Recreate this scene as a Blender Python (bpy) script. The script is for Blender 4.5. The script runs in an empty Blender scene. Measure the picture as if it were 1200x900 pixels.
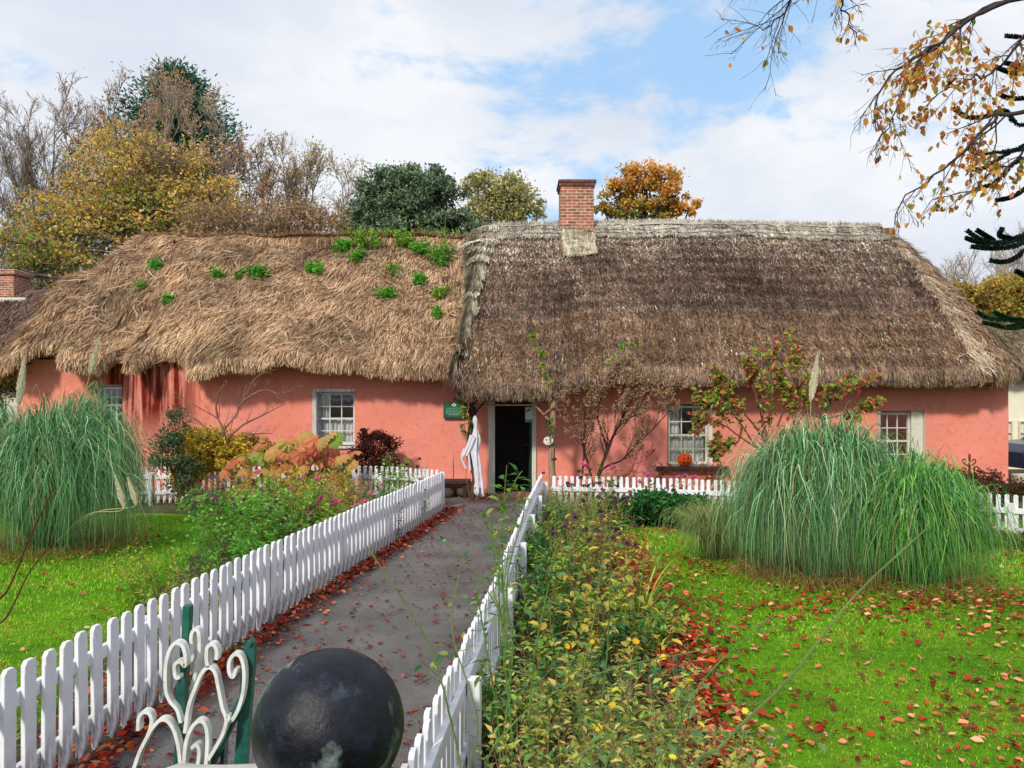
import bpy, math, random
import numpy as np
from mathutils import Vector
R = np.random.default_rng(11)
random.seed(5)
sc = bpy.context.scene
COL = sc.collection
F, HX, HY, CZ = 933.0, 600.0, 467.0, 2.1          # focal length in photo pixels, principal column, horizon row, eye height
def W(px, py, Y):
    return np.array([(px-HX)/F*Y, Y, CZ+(HY-py)/F*Y])
def G(px, py, z=0.0):
    Y = (CZ-z)*F/(py-HY)
    return np.array([(px-HX)/F*Y, Y, z])
def lin(*c):
    return tuple((v/255/12.92 if v/255 <= .04045 else ((v/255+.055)/1.055)**2.4) for v in c)

# ------------------------------------------------------------------ value noise
_T = np.random.default_rng(3).random((64, 64, 64))
def noise(p, s=1.0):
    p = np.asarray(p, float)*s
    i = np.floor(p).astype(int); f = p-i; f = f*f*(3-2*f)
    def g(a, b, c): return _T[(i[..., 0]+a) % 64, (i[..., 1]+b) % 64, (i[..., 2]+c) % 64]
    x, y, z = f[..., 0], f[..., 1], f[..., 2]
    l = lambda a, b, t: a+(b-a)*t
    return l(l(l(g(0,0,0), g(1,0,0), x), l(g(0,1,0), g(1,1,0), x), y), l(l(g(0,0,1), g(1,0,1), x), l(g(0,1,1), g(1,1,1), x), y), z)*2-1
def fbm(p, s, o=3):
    return sum(noise(p, s*2**k)/2**k for k in range(o))
def sstep(a, b, x):
    t = np.clip((np.asarray(x, float)-a)/(b-a), 0, 1); return t*t*(3-2*t)
def unit(v):
    return v/np.maximum(np.linalg.norm(v, axis=-1, keepdims=True), 1e-9)

# ------------------------------------------------------------------ mesh builder
class MB:
    def __init__(s): s.v = []; s.f = []; s.c = []; s.uv = []; s.n = 0
    def add(s, v, f, c, uv=None):
        v = np.asarray(v, float).reshape(-1, 3); f = np.asarray(f, int)
        c = np.asarray(c, float)
        if c.ndim == 1: c = np.tile(c[:3], (len(v), 1))
        s.v.append(v); s.c.append(c); s.f.append(f+s.n); s.uv.append(np.zeros((len(v), 2)) if uv is None else uv); s.n += len(v)
        return s
    def build(s, name, mat, parent=None, smooth=False):
        v = np.concatenate(s.v)
        off = np.array(parent_loc(parent))
        me = bpy.data.meshes.new(name)
        me.vertices.add(len(v)); me.vertices.foreach_set('co', (v-off).ravel())
        tot = [np.full(len(f), f.shape[1]) for f in s.f if len(f)]
        loops = np.concatenate([f.ravel() for f in s.f if len(f)])
        tot = np.concatenate(tot); st = np.concatenate([[0], np.cumsum(tot)[:-1]])
        me.loops.add(len(loops)); me.loops.foreach_set('vertex_index', loops)
        me.polygons.add(len(tot)); me.polygons.foreach_set('loop_start', st); me.polygons.foreach_set('loop_total', tot)
        me.polygons.foreach_set('use_smooth', np.full(len(tot), bool(smooth)))
        me.update(calc_edges=True); me.validate()
        a = me.color_attributes.new('Col', 'FLOAT_COLOR', 'POINT')
        c = np.concatenate(s.c); a.data.foreach_set('color', np.hstack([c, np.ones((len(c), 1))]).ravel())
        if any(u.any() for u in s.uv):
            u = np.concatenate(s.uv); l = me.uv_layers.new(name='UVMap'); li = np.zeros(len(me.loops), int)
            me.loops.foreach_get('vertex_index', li); l.data.foreach_set('uv', u[li].ravel())
        me.materials.append(mat)
        o = bpy.data.objects.new(name, me); COL.objects.link(o)
        if parent is not None: o.parent = parent
        return o
def parent_loc(p):
    t = np.zeros(3)
    while p is not None:
        t = t+np.array(p.location); p = p.parent
    return t
def tag(o, label=None, cat=None, group=None, kind=None):
    if label: o['label'] = label
    if cat: o['category'] = cat
    if group: o['group'] = group
    if kind: o['kind'] = kind
    return o
def thing(name, label, cat, loc=(0, 0, 0), group=None):
    o = bpy.data.objects.new(name, None); COL.objects.link(o); o.empty_display_size = .1
    o.location = [float(a) for a in loc]
    return tag(o, label, cat, group)
def link(name, me, parent, loc=(0, 0, 0), rot=(0, 0, 0), scale=None):
    o = bpy.data.objects.new(name, me); COL.objects.link(o); o.parent = parent
    o.location = [float(a) for a in (np.array(loc)-parent_loc(parent))]; o.rotation_euler = rot
    if scale: o.scale = scale
    return o

def box(mb, lo, hi, col=(.5, .5, .5), bev=0.0):
    lo = np.array(lo, float); hi = np.array(hi, float)
    if bev <= 0:
        v = [(x, y, z) for x in (lo[0], hi[0]) for y in (lo[1], hi[1]) for z in (lo[2], hi[2])]
        mb.add(v, [(0,1,3,2), (4,6,7,5), (0,4,5,1), (2,3,7,6), (0,2,6,4), (1,5,7,3)], col); return
    bev = min(bev, *( (hi-lo)/2.01 )); vs = []; idx = {}
    for sx in (0, 1):
        for sy in (0, 1):
            for sz in (0, 1):
                c = np.array([hi[0] if sx else lo[0], hi[1] if sy else lo[1], hi[2] if sz else lo[2]])
                sg = np.array([1 if sx else -1, 1 if sy else -1, 1 if sz else -1])
                for ax in range(3):
                    p = c-sg*bev; p[ax] = c[ax]; idx[(sx, sy, sz, ax)] = len(vs); vs.append(p)
    q = []
    for ax in range(3):
        o = [a for a in range(3) if a != ax]
        for s in (0, 1):
            r = []
            for a, b in ((0,0), (1,0), (1,1), (0,1)):
                k = [0, 0, 0]; k[ax] = s; k[o[0]] = a; k[o[1]] = b; r.append(idx[(*k, ax)])
            q.append(r)
    for ax in range(3):
        o = [a for a in range(3) if a != ax]
        for a in (0, 1):
            for b in (0, 1):
                k0 = [0]*3; k1 = [0]*3; k0[o[0]] = k1[o[0]] = a; k0[o[1]] = k1[o[1]] = b; k0[ax] = 0; k1[ax] = 1
                q.append([idx[(*k0, o[0])], idx[(*k1, o[0])], idx[(*k1, o[1])], idx[(*k0, o[1])]])
    t = [[idx[(x, y, z, a)] for a in range(3)] for x in (0,1) for y in (0,1) for z in (0,1)]
    mb.add(vs, q, col); mb.f.append(np.array(t)+mb.n-len(vs))
def grid(mb, P, col, uv=None, flip=False):
    n, m = P.shape[:2]
    i = (np.arange(n-1)[:, None]*m+np.arange(m-1)[None]).ravel()
    q = np.stack([i, i+1, i+m+1, i+m], 1)
    if flip: q = q[:, ::-1]
    c = np.asarray(col, float)
    if c.ndim == 3: c = c.reshape(-1, 3)
    mb.add(P.reshape(-1, 3), q, c, None if uv is None else uv.reshape(-1, 2))
def tubes(mb, P, r, sides=5, col=(.2, .15, .1)):
    """P (n,k,3), r (n,k)"""
    n, k = P.shape[:2]
    if n == 0: return
    T = np.empty_like(P); T[:, 1:-1] = P[:, 2:]-P[:, :-2]; T[:, 0] = P[:, 1]-P[:, 0]; T[:, -1] = P[:, -1]-P[:, -2]; T = unit(T)
    m = np.abs(unit(P[:, -1]-P[:, 0])); ref = np.eye(3)[np.argmin(m, 1)][:, None, :]
    U = unit(np.cross(T, ref)); V = np.cross(T, U)
    a = np.arange(sides)/sides*2*math.pi
    X = P[:, :, None]+r[:, :, None, None]*(np.cos(a)[None, None, :, None]*U[:, :, None]+np.sin(a)[None, None, :, None]*V[:, :, None])
    b = (np.arange(n)[:, None, None]*k+np.arange(k-1)[None, :, None])*sides
    j = np.arange(sides)[None, None]; j2 = (j+1) % sides
    q = np.stack([b+j, b+j2, b+sides+j2, b+sides+j], -1).reshape(-1, 4)
    c = np.asarray(col, float)
    if c.ndim == 2: c = np.repeat(c, k*sides, 0)
    mb.add(X.reshape(-1, 3), q, c)
def ctube(mb, pts, r0, r1=None, sides=6, col=(.2, .15, .1), k=10, jit=0.0):
    P = smooth(pts, k)
    if jit: P = P+np.stack([noise(P+9*i, 4.0) for i in range(3)], -1)*jit
    r = np.linspace(r0, r0 if r1 is None else r1, len(P))
    tubes(mb, P[None], r[None], sides, col)
    return P, r
def smooth(pts, k=10):
    p = np.array(pts, float)
    if len(p) < 3: return p[0]+(p[-1]-p[0])*np.linspace(0, 1, k)[:, None]
    q = np.vstack([2*p[0]-p[1], p, 2*p[-1]-p[-2]])
    s = np.linspace(0, len(p)-1-1e-6, k); i = s.astype(int); t = (s-i)[:, None]
    a, b, c, d = q[i], q[i+1], q[i+2], q[i+3]
    return .5*(2*b+(c-a)*t+(2*a-5*b+4*c-d)*t*t+(3*b-3*c+d-a)*t**3)
def sweep(mb, pts, w, t, col, k=24, wdir=(0, 1, 0)):
    """flat bar swept along pts, width w along wdir, thickness t"""
    P = smooth(pts, k); T = np.gradient(P, axis=0); T = unit(T); D = np.array(wdir, float)
    N = unit(np.cross(T, D))
    rows = [P+D*w/2*a+N*t/2*b for a, b in ((-1, -1), (1, -1), (1, 1), (-1, 1), (-1, -1))]
    X = np.stack(rows, 1); grid(mb, X, col)
    for e in (0, -1):
        mb.add(X[e][:4], [(0, 1, 2, 3)], col)
def pick(pal, n, jit=.15, w=None):
    pal = np.array(pal); c = pal[R.choice(len(pal), n, p=None if w is None else np.array(w)/sum(w))]
    return np.clip(c*(1+R.normal(0, jit, (n, 1)))*(1+R.normal(0, jit*.35, (n, 3))), .002, .95)
def leaves(mb, P, D, N, L, Wd, col, big=False, fold=.25, droop=.15):
    n = len(P); L = np.broadcast_to(L, n)[:, None]; Wd = np.broadcast_to(Wd, n)[:, None]
    D = unit(D); S = unit(np.cross(D, N)); N = np.cross(S, D)
    tip = P+D*L-N*L*droop
    if not big:
        v = np.stack([P, P+D*L*.45+S*Wd*.5+N*Wd*fold, tip, P+D*L*.45-S*Wd*.5+N*Wd*fold], 1)
        i = np.arange(n)[:, None]*4; q = i+np.arange(4)
        t = np.vstack([q[:, [0, 1, 2]], q[:, [0, 2, 3]]])
        mb.add(v, t, np.repeat(col, 4, 0)); return
    m = P+D*L*.5-N*L*droop*.1
    v = np.stack([P, P+D*L*.28+S*Wd*.42+N*Wd*fold, m+D*L*.16+S*Wd*.42+N*Wd*fold*.8, tip,
                  m+D*L*.16-S*Wd*.42+N*Wd*fold*.8, P+D*L*.28-S*Wd*.42+N*Wd*fold, m], 1)
    i = np.arange(n)[:, None]*7
    q = np.vstack([i+np.array([0, 1, 2, 6]), i+np.array([0, 6, 4, 5])]); t = np.vstack([i+np.array([6, 2, 3]), i+np.array([6, 3, 4])])
    mb.add(v, q, np.repeat(col, 7, 0)); mb.f.append(t+mb.n-len(v)*7)
def rdir(n, flat=1.0):
    v = R.normal(size=(n, 3)); v[:, 2] *= flat; return unit(v)
def blades(mb, P, az, L, th0, th1, w, col, k=7, zmin=None, tip=.1, pw=1.0):
    n = len(P); s = np.arange(k)/(k-1)
    th = th0[:, None]+(th1-th0)[:, None]*s[None]**pw
    d = np.stack([np.sin(th)*np.cos(az)[:, None], np.sin(th)*np.sin(az)[:, None], np.cos(th)], -1)*(L/(k-1))[:, None, None]
    X = P[:, None]+np.concatenate([np.zeros((n, 1, 3)), np.cumsum(d[:, :-1], 1)], 1)
    if zmin is not None: X[..., 2] = np.maximum(X[..., 2], zmin)
    ra = az+R.normal(0, .7, n); S = np.stack([-np.sin(ra), np.cos(ra), np.zeros(n)], -1)[:, None]
    ww = (np.broadcast_to(w, n)[:, None]*np.interp(s, [0, .5, 1], [.8, 1, tip])[None])[..., None]/2
    V = np.stack([X-S*ww, X+S*ww], 2)
    b = (np.arange(n)[:, None]*k+np.arange(k-1)[None])*2
    q = np.stack([b, b+1, b+3, b+2], -1).reshape(-1, 4)
    c = np.asarray(col)
    c = np.repeat(c, k*2, 0) if c.ndim == 2 else np.repeat(c.reshape(-1, 3), 2, 0)
    mb.add(V.reshape(-1, 3), q, c)
    return X
def grow(PP, RR, c, ratio, ang=(.5, 1.1), up=.15, K=4, wob=.08, t0=.25, curve=.0, rr=.6, minr=.002):
    """children of every polyline, vectorised"""
    n, k = PP.shape[:2]; m = n*c; pi = np.repeat(np.arange(n), c)
    t = (np.tile(np.arange(c), n)+R.random(m))/c*(1-t0)+t0; f = np.minimum(t*(k-1), k-1.001); i = f.astype(int); fr = (f-i)[:, None]
    a, b = PP[pi, i], PP[pi, i+1]; st = a+(b-a)*fr; T = unit(b-a); rad = RR[pi, i]+(RR[pi, i+1]-RR[pi, i])*fr[:, 0]
    per = unit(np.cross(T, rdir(m))); an = R.uniform(*ang, m)[:, None]
    d = unit(np.cos(an)*T+np.sin(an)*per+np.array([0, 0, up]))
    pl = np.linalg.norm(PP[:, -1]-PP[:, 0], axis=1)[pi]; L = pl*ratio*(1.15-.6*t)*R.uniform(.65, 1.25, m)
    s = np.linspace(0, 1, K)[None, :, None]
    X = st[:, None]+d[:, None]*L[:, None, None]*s+np.array([0, 0, curve])*L[:, None, None]*s**2
    X = X+np.cumsum(R.normal(0, 1, (m, K, 3)), 1)*wob*L[:, None, None]*(s > 0)/K**.5
    r0 = np.maximum(rad*rr, minr); r = r0[:, None]*np.linspace(1, .35, K)[None]
    return X, np.maximum(r, minr*.6)

# ------------------------------------------------------------------ materials
def mat(name, build):
    m = bpy.data.materials.new(name); m.use_nodes = True; nt = m.node_tree; nt.nodes.clear()
    out = nt.nodes.new('ShaderNodeOutputMaterial'); b = nt.nodes.new('ShaderNodeBsdfPrincipled')
    nt.links.new(b.outputs[0], out.inputs[0]); build(nt, b, out); return m
def N(nt, t, **kw):
    n = nt.nodes.new(t)
    for k, v in kw.items():
        if k in n.inputs.keys(): n.inputs[k].default_value = v
        else: setattr(n, k, v)
    return n
def ramp(nt, src, stops):
    r = nt.nodes.new('ShaderNodeValToRGB'); e = r.color_ramp.elements
    for i, (p, c) in enumerate(stops):
        x = e[i] if i < 2 else e.new(p)
        x.position = p; x.color = (*c[:3], 1) if hasattr(c, '__len__') else (c, c, c, 1)
    nt.links.new(src, r.inputs[0]); return r.outputs[0]
def mixc(nt, a, b, f, mode='MIX'):
    m = nt.nodes.new('ShaderNodeMix'); m.data_type = 'RGBA'; m.blend_type = mode
    for s, v in ((m.inputs['Factor'], f), (m.inputs['A'], a), (m.inputs['B'], b)):
        if hasattr(v, 'node'): nt.links.new(v, s)
        elif hasattr(v, '__len__'): s.default_value = (*v[:3], 1)
        else: s.default_value = v
    return m.outputs['Result']
def coord(nt, scale=(1, 1, 1), kind='Object'):
    t = nt.nodes.new('ShaderNodeTexCoord'); m = nt.nodes.new('ShaderNodeMapping'); m.inputs['Scale'].default_value = scale
    nt.links.new(t.outputs[kind], m.inputs[0]); return m.outputs[0]
def ntex(nt, co, scale, detail=4, rough=.6, dist=0.0):
    n = N(nt, 'ShaderNodeTexNoise', Scale=scale, Detail=detail, Roughness=rough, Distortion=dist); nt.links.new(co, n.inputs['Vector']); return n.outputs['Fac']
def bump(nt, b, h, strength=.5, dist=.01):
    n = N(nt, 'ShaderNodeBump', Strength=strength, Distance=dist); nt.links.new(h, n.inputs['Height']); nt.links.new(n.outputs[0], b.inputs['Normal'])
def vcol(nt):
    a = nt.nodes.new('ShaderNodeVertexColor'); a.layer_name = 'Col'; return a.outputs[0]
def m_leaf(name, trans=.3, rough=.55, spec=.3):
    def f(nt, b, out):
        c = vcol(nt); nt.links.new(c, b.inputs['Base Color']); b.inputs['Roughness'].default_value = rough; b.inputs['Specular IOR Level'].default_value = spec
        t = nt.nodes.new('ShaderNodeBsdfTranslucent'); nt.links.new(c, t.inputs[0]); x = N(nt, 'ShaderNodeMixShader', Fac=trans)
        x.inputs[0].default_value = trans
        nt.links.new(b.outputs[0], x.inputs[1]); nt.links.new(t.outputs[0], x.inputs[2]); nt.links.new(x.outputs[0], out.inputs[0])
    return mat(name, f)
def m_plain(name, col=None, rough=.7, nscale=8, var=.25, bs=.3, bd=.005, spec=.3, metal=0, stretch=(1, 1, 1)):
    def f(nt, b, out):
        c = vcol(nt) if col is None else None
        if c is None:
            r = nt.nodes.new('ShaderNodeRGB'); r.outputs[0].default_value = (*col, 1); c = r.outputs[0]
        co = coord(nt, stretch); n = ntex(nt, co, nscale, 5)
        k = ramp(nt, n, [(.3, 1-var), (.7, 1+var)])
        nt.links.new(mixc(nt, c, k, 1.0, 'MULTIPLY'), b.inputs['Base Color'])
        b.inputs['Roughness'].default_value = rough; b.inputs['Specular IOR Level'].default_value = spec; b.inputs['Metallic'].default_value = metal
        bump(nt, b, n, bs, bd)
    return mat(name, f)
LEAF = m_leaf('leaf', .42); GRASS = m_leaf('grass_blade', .25, .5); DRY = m_leaf('dry_leaf', .12, .7, .15)
BARK = m_plain('bark', None, .85, 14, .35, .6, .02, .15, stretch=(1, 1, .25))
WOODW = None
def _white(nt, b, out):
    co = coord(nt); n = ntex(nt, co, 5, 5); g = nt.nodes.new('ShaderNodeNewGeometry'); sx = nt.nodes.new('ShaderNodeSeparateXYZ'); nt.links.new(g.outputs['Position'], sx.inputs[0])
    low = ramp(nt, sx.outputs[2], [(.02, 1), (.34, 0)])
    n2 = ntex(nt, coord(nt, (1, 1, .25)), 30, 4)
    m = nt.nodes.new('ShaderNodeMath'); m.operation = 'MULTIPLY'; nt.links.new(low, m.inputs[0]); nt.links.new(ramp(nt, n2, [(.38, 0), (.56, 1)]), m.inputs[1])
    base = mixc(nt, (.80, .80, .84), (.66, .66, .71), ramp(nt, n, [(.45, 0), (.75, 1)]))
    nt.links.new(mixc(nt, base, (.09, .09, .065), m.outputs[0]), b.inputs['Base Color'])
    b.inputs['Roughness'].default_value = .5; bump(nt, b, ntex(nt, coord(nt, (1, 1, .1)), 60, 4), .25, .003)
WHITE = mat('white_paint_weathered', _white)
CREAM = m_plain('cream_paint', (.62, .60, .50), .5, 12, .10, .2, .002)
CREAMG = m_plain('grey_white_paint', (.60, .62, .60), .5, 12, .10, .2, .002)
GREENP = m_plain('green_paint', (.008, .085, .065), .4, 30, .4, .3, .002, .5)
def _enam(nt, b, out):
    co = coord(nt); n = ntex(nt, co, 70, 5, .7); n2 = ntex(nt, co, 22, 5, .65)
    c = mixc(nt, (.70, .72, .69), (.50, .50, .44), ramp(nt, n2, [(.45, 0), (.7, 1)])); c = mixc(nt, c, lin(110, 62, 36), ramp(nt, n, [(.66, 0), (.70, .9)]))
    nt.links.new(c, b.inputs['Base Color']); b.inputs['Roughness'].default_value = .5; bump(nt, b, n, .5, .002)
WHITEI = mat('white_enamel', _enam)
SLATE = m_plain('slate', (.035, .035, .04), .5, 10, .3, .3)
def m_thatch(name, su, sv, contrast, bs):
    def f(nt, b, out):
        t = nt.nodes.new('ShaderNodeTexCoord'); mp = nt.nodes.new('ShaderNodeMapping'); mp.inputs['Scale'].default_value = (su, sv, 1); va = nt.nodes.new('ShaderNodeVectorMath'); va.operation = 'MULTIPLY_ADD'; nt.links.new(t.outputs['Object'], va.inputs[0]); va.inputs[1].default_value = (.35, .1, .5); nt.links.new(t.outputs['UV'], va.inputs[2]); nt.links.new(va.outputs[0], mp.inputs[0])
        n = ntex(nt, mp.outputs[0], 1.0, 6, .7, .6)
        mp2 = nt.nodes.new('ShaderNodeMapping'); mp2.inputs['Scale'].default_value = (1.3, .9, .9); nt.links.new(t.outputs['Object'], mp2.inputs[0])
        n2 = ntex(nt, mp2.outputs[0], 1.2, 4, .6, .4)
        c = mixc(nt, vcol(nt), ramp(nt, n, [(.3, 1-contrast), (.7, 1+contrast)]), 1.0, 'MULTIPLY')
        c = mixc(nt, c, ramp(nt, n2, [(.3, .75), (.7, 1.25)]), 1.0, 'MULTIPLY')
        nt.links.new(c, b.inputs['Base Color']); b.inputs['Roughness'].default_value = .9; b.inputs['Specular IOR Level'].default_value = .1
        bump(nt, b, n, bs, .06)
    return mat(name, f)
TH_L = m_thatch('shaggy_thatch', 22, 3.5, .45, .9); TH_R = m_thatch('trimmed_thatch', 26, 14, .55, 1.0)
STRAW = m_leaf('straw', .1, .8, .1)
def m_wall():
    def f(nt, b, out):
        co = coord(nt); n = ntex(nt, co, 1.1, 5); n2 = ntex(nt, co, 7, 5, .65)
        c = mixc(nt, lin(231, 139, 117), lin(222, 140, 128), ramp(nt, n, [(.35, 0), (.65, 1)]))
        c = mixc(nt, c, lin(205, 96, 70), ramp(nt, n2, [(.52, 0), (.75, .6)]))
        g = nt.nodes.new('ShaderNodeNewGeometry'); s = nt.nodes.new('ShaderNodeSeparateXYZ'); nt.links.new(g.outputs['Position'], s.inputs[0])
        # rusty rain streaks under the broken eave at the left
        st = ntex(nt, coord(nt, (1, 1, .07)), 5.5, 4, .7)
        band = ramp(nt, N2math(nt, 'MULTIPLY_ADD', s.outputs[0], .1, 1.2), [(.26, 0), (.33, 1), (.47, 1), (.56, 0)])
        zb = ramp(nt, N2math(nt, 'MULTIPLY', s.outputs[2], .33), [(.30, 0), (.62, 1)])
        k = N2math(nt, 'MULTIPLY', N2math(nt, 'MULTIPLY', band, zb), ramp(nt, st, [(.38, 0), (.55, 1)]))
        c = mixc(nt, c, lin(105, 25, 10), k)
        lo = ramp(nt, N2math(nt, 'ADD', s.outputs[2], N2math(nt, 'MULTIPLY', n2, .3)), [(.14, 1), (.34, 0)])
        c = mixc(nt, c, lin(95, 45, 38), lo)
        nt.links.new(c, b.inputs['Base Color']); b.inputs['Roughness'].default_value = .85; b.inputs['Specular IOR Level'].default_value = .2
        bump(nt, b, ntex(nt, co, 9, 6, .65), .5, .02)
    return mat('pink_limewash', f)
def N2math(nt, op, a, b, c=None):
    m = nt.nodes.new('ShaderNodeMath'); m.operation = op
    for i, v in enumerate((a, b) if c is None else (a, b, c)):
        if hasattr(v, 'node'): nt.links.new(v, m.inputs[i])
        else: m.inputs[i].default_value = v
    return m.outputs[0]
PINK = m_wall()
def _glass(nt, b, out):
    b.inputs['Base Color'].default_value = (.9, .95, .93, 1); b.inputs['Roughness'].default_value = .05
    t = nt.nodes.new('ShaderNodeBsdfTransparent'); g = N(nt, 'ShaderNodeBsdfGlossy', Roughness=.04); g.inputs[0].default_value = (.9, .9, .9, 1)
    bump_n = N(nt, 'ShaderNodeBump', Strength=.15, Distance=.01); nt.links.new(ntex(nt, coord(nt), 4, 2), bump_n.inputs['Height']); nt.links.new(bump_n.outputs[0], g.inputs['Normal'])
    x = nt.nodes.new('ShaderNodeMixShader'); x.inputs[0].default_value = .05
    nt.links.new(t.outputs[0], x.inputs[1]); nt.links.new(g.outputs[0], x.inputs[2]); nt.links.new(x.outputs[0], out.inputs[0])
GLASS = mat('window_glass', _glass)
CURT = m_plain('net_curtain', (.55, .56, .55), .9, 20, .25, .3, .01, .1, stretch=(6, 6, .4))
def m_brick(name, c1, c2, mort, sc_):
    def f(nt, b, out):
        t = nt.nodes.new('ShaderNodeTexCoord'); mp = nt.nodes.new('ShaderNodeMapping'); mp.inputs['Rotation'].default_value = (math.pi/2, 0, 0); nt.links.new(t.outputs['Object'], mp.inputs[0])
        s = nt.nodes.new('ShaderNodeSeparateXYZ'); nt.links.new(t.outputs['Object'], s.inputs[0]); cb = nt.nodes.new('ShaderNodeCombineXYZ')
        nt.links.new(N2math(nt, 'ADD', s.outputs[0], s.outputs[1]), cb.inputs[0]); nt.links.new(s.outputs[2], cb.inputs[1])
        br = N(nt, 'ShaderNodeTexBrick', Scale=1.0); br.inputs['Brick Width'].default_value = .22; br.inputs['Row Height'].default_value = .078; br.inputs['Mortar Size'].default_value = .011
        br.inputs['Color1'].default_value = (*c1, 1); br.inputs['Color2'].default_value = (*c2, 1); br.inputs['Mortar'].default_value = (*mort, 1); nt.links.new(cb.outputs[0], br.inputs[0])
        n = ntex(nt, coord(nt), 9, 5)
        nt.links.new(mixc(nt, br.outputs[0], ramp(nt, n, [(.3, .6), (.7, 1.35)]), 1.0, 'MULTIPLY'), b.inputs['Base Color']); b.inputs['Roughness'].default_value = .9
        bump(nt, b, N2math(nt, 'ADD', br.outputs['Fac'], N2math(nt, 'MULTIPLY', n, -.8)), -.8, .02)
    return mat(name, f)
BRICK = m_brick('old_brick', lin(178, 106, 82), lin(128, 76, 62), lin(186, 168, 148), 1)

# ================================================================== SETTING
def lf(Y):  # left path fence X at depth Y
    return np.interp(Y, [0, 3.93, 7.13, 10.3, 14.7], [-2.75, -2.53, -2.29, -1.88, -1.29])
def rf(Y):
    return np.interp(Y, [0, 2.96, 3.39, 3.88, 4.7, 6.25, 7.88, 10.5, 13.36, 14.6], [-.50, -.39, -.36, -.316, -.24, -.107, .008, .2, .444, .56])
def m_soil(nt, b, out):
    co = coord(nt); n = ntex(nt, co, 3, 8, .7); d = ntex(nt, co, .15, 3)
    c = ramp(nt, n, [(.3, lin(38, 28, 22)), (.7, lin(88, 68, 52))])
    nt.links.new(mixc(nt, c, lin(74, 86, 40), ramp(nt, d, [(.45, 0), (.6, .6)])), b.inputs['Base Color']); b.inputs['Roughness'].default_value = .95
    bump(nt, b, n, .9, .06)
SOIL = mat('soil', m_soil)
def m_path(nt, b, out):
    co = coord(nt); n = ntex(nt, co, 90, 4, .7); n2 = ntex(nt, co, 1.2, 6, .6)
    v = N(nt, 'ShaderNodeTexVoronoi', Scale=120); nt.links.new(co, v.inputs['Vector'])
    c = ramp(nt, n2, [(.3, lin(84, 81, 79)), (.7, lin(128, 124, 121))])
    c = mixc(nt, c, ramp(nt, n, [(.3, .55), (.7, 1.45)]), 1.0, 'MULTIPLY')
    c = mixc(nt, c, ramp(nt, v.outputs['Distance'], [(0, .7), (.5, 1.2)]), .6, 'MULTIPLY')
    mo = ntex(nt, co, 2.3, 5, .7); c = mixc(nt, c, lin(66, 70, 48), ramp(nt, mo, [(.60, 0), (.75, .6)]))
    nt.links.new(c, b.inputs['Base Color']); nt.links.new(ramp(nt, n2, [(.35, .42), (.6, .75)]), b.inputs['Roughness'])
    bump(nt, b, N2math(nt, 'ADD', n, N2math(nt, 'MULTIPLY', v.outputs['Distance'], 1.5)), .9, .012)
PATHM = mat('path_gravel', m_path)
def m_lawn(nt, b, out):
    co = coord(nt); n = ntex(nt, co, .9, 5, .6); n2 = ntex(nt, co, 14, 6, .75); n3 = ntex(nt, coord(nt, (1, 1, 1)), 60, 5, .8)
    c = ramp(nt, n, [(.3, lin(88, 150, 16)), (.52, lin(118, 176, 22)), (.75, lin(158, 182, 48))])
    c = mixc(nt, c, lin(112, 120, 40), ramp(nt, ntex(nt, co, 2.6, 6, .7), [(.54, 0), (.70, .7)])); c = mixc(nt, c, ramp(nt, n2, [(.3, .5), (.7, 1.3)]), 1.0, 'MULTIPLY'); c = mixc(nt, c, ramp(nt, n3, [(.3, .5), (.7, 1.4)]), .8, 'MULTIPLY')
    nt.links.new(c, b.inputs['Base Color']); b.inputs['Roughness'].default_value = .9; b.inputs['Specular IOR Level'].default_value = .15
    bump(nt, b, n3, 1.0, .03)
LAWN = mat('lawn', m_lawn)
def lawn_z(x, y):
    return .035+.05*noise(np.stack([x, y, x*0], -1), .45)+.015*noise(np.stack([x, y, x*0+5], -1), 2.0)
mb = MB()
g = np.linspace(-1, 1, 60); g = np.sign(g)*np.abs(g)**3*400
X, Y = np.meshgrid(g, g+10, indexing='ij'); P = np.stack([X, Y, X*0-.03], -1)
P[..., 2] += np.where(np.hypot(X, Y-10) > 60, np.hypot(X, Y-10)*.004-.24, 0)
grid(mb, P, (.1, .1, .1)); tag(mb.build('ground', SOIL), 'dark soil ground under the beds', kind='structure')
mb = MB(); ys = np.concatenate([np.linspace(-2, 15, 70), np.linspace(15.1, 17.6, 12)]); t = np.linspace(0, 1, 16)
XL = np.where(ys < 15, lf(ys)-.02, -11.5); XR = np.where(ys < 15, rf(ys)+.02, 11.5)
XL = np.where((ys >= 14.6), -1.7-(ys-14.6)*3, lf(ys)-.02); XR = np.where(ys >= 14.4, .6+(ys-14.4)*2.5, rf(ys)+.02)
P = np.stack([XL[:, None]+(XR-XL)[:, None]*t, np.repeat(ys[:, None], 16, 1), np.zeros((len(ys), 16))], -1)
P[..., 2] = .012+.012*noise(P, 1.5); grid(mb, P, (.2, .2, .2), flip=True); tag(mb.build('path', PATHM), 'grey gritty path running to the cottage door', kind='structure')
def lawn_l_edge(y): return np.interp(y, [1, 5, 7, 9, 12, 14], [-3.2, -3.1, -3.5, -4.0, -4.5, -4.9])
def lawn_r_edge(y): return np.interp(y, [1, 4.5, 7.2, 9.2, 13.2, 13.6], [1.0, 1.12, 1.36, 1.33, 1.84, 2.0])
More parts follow.
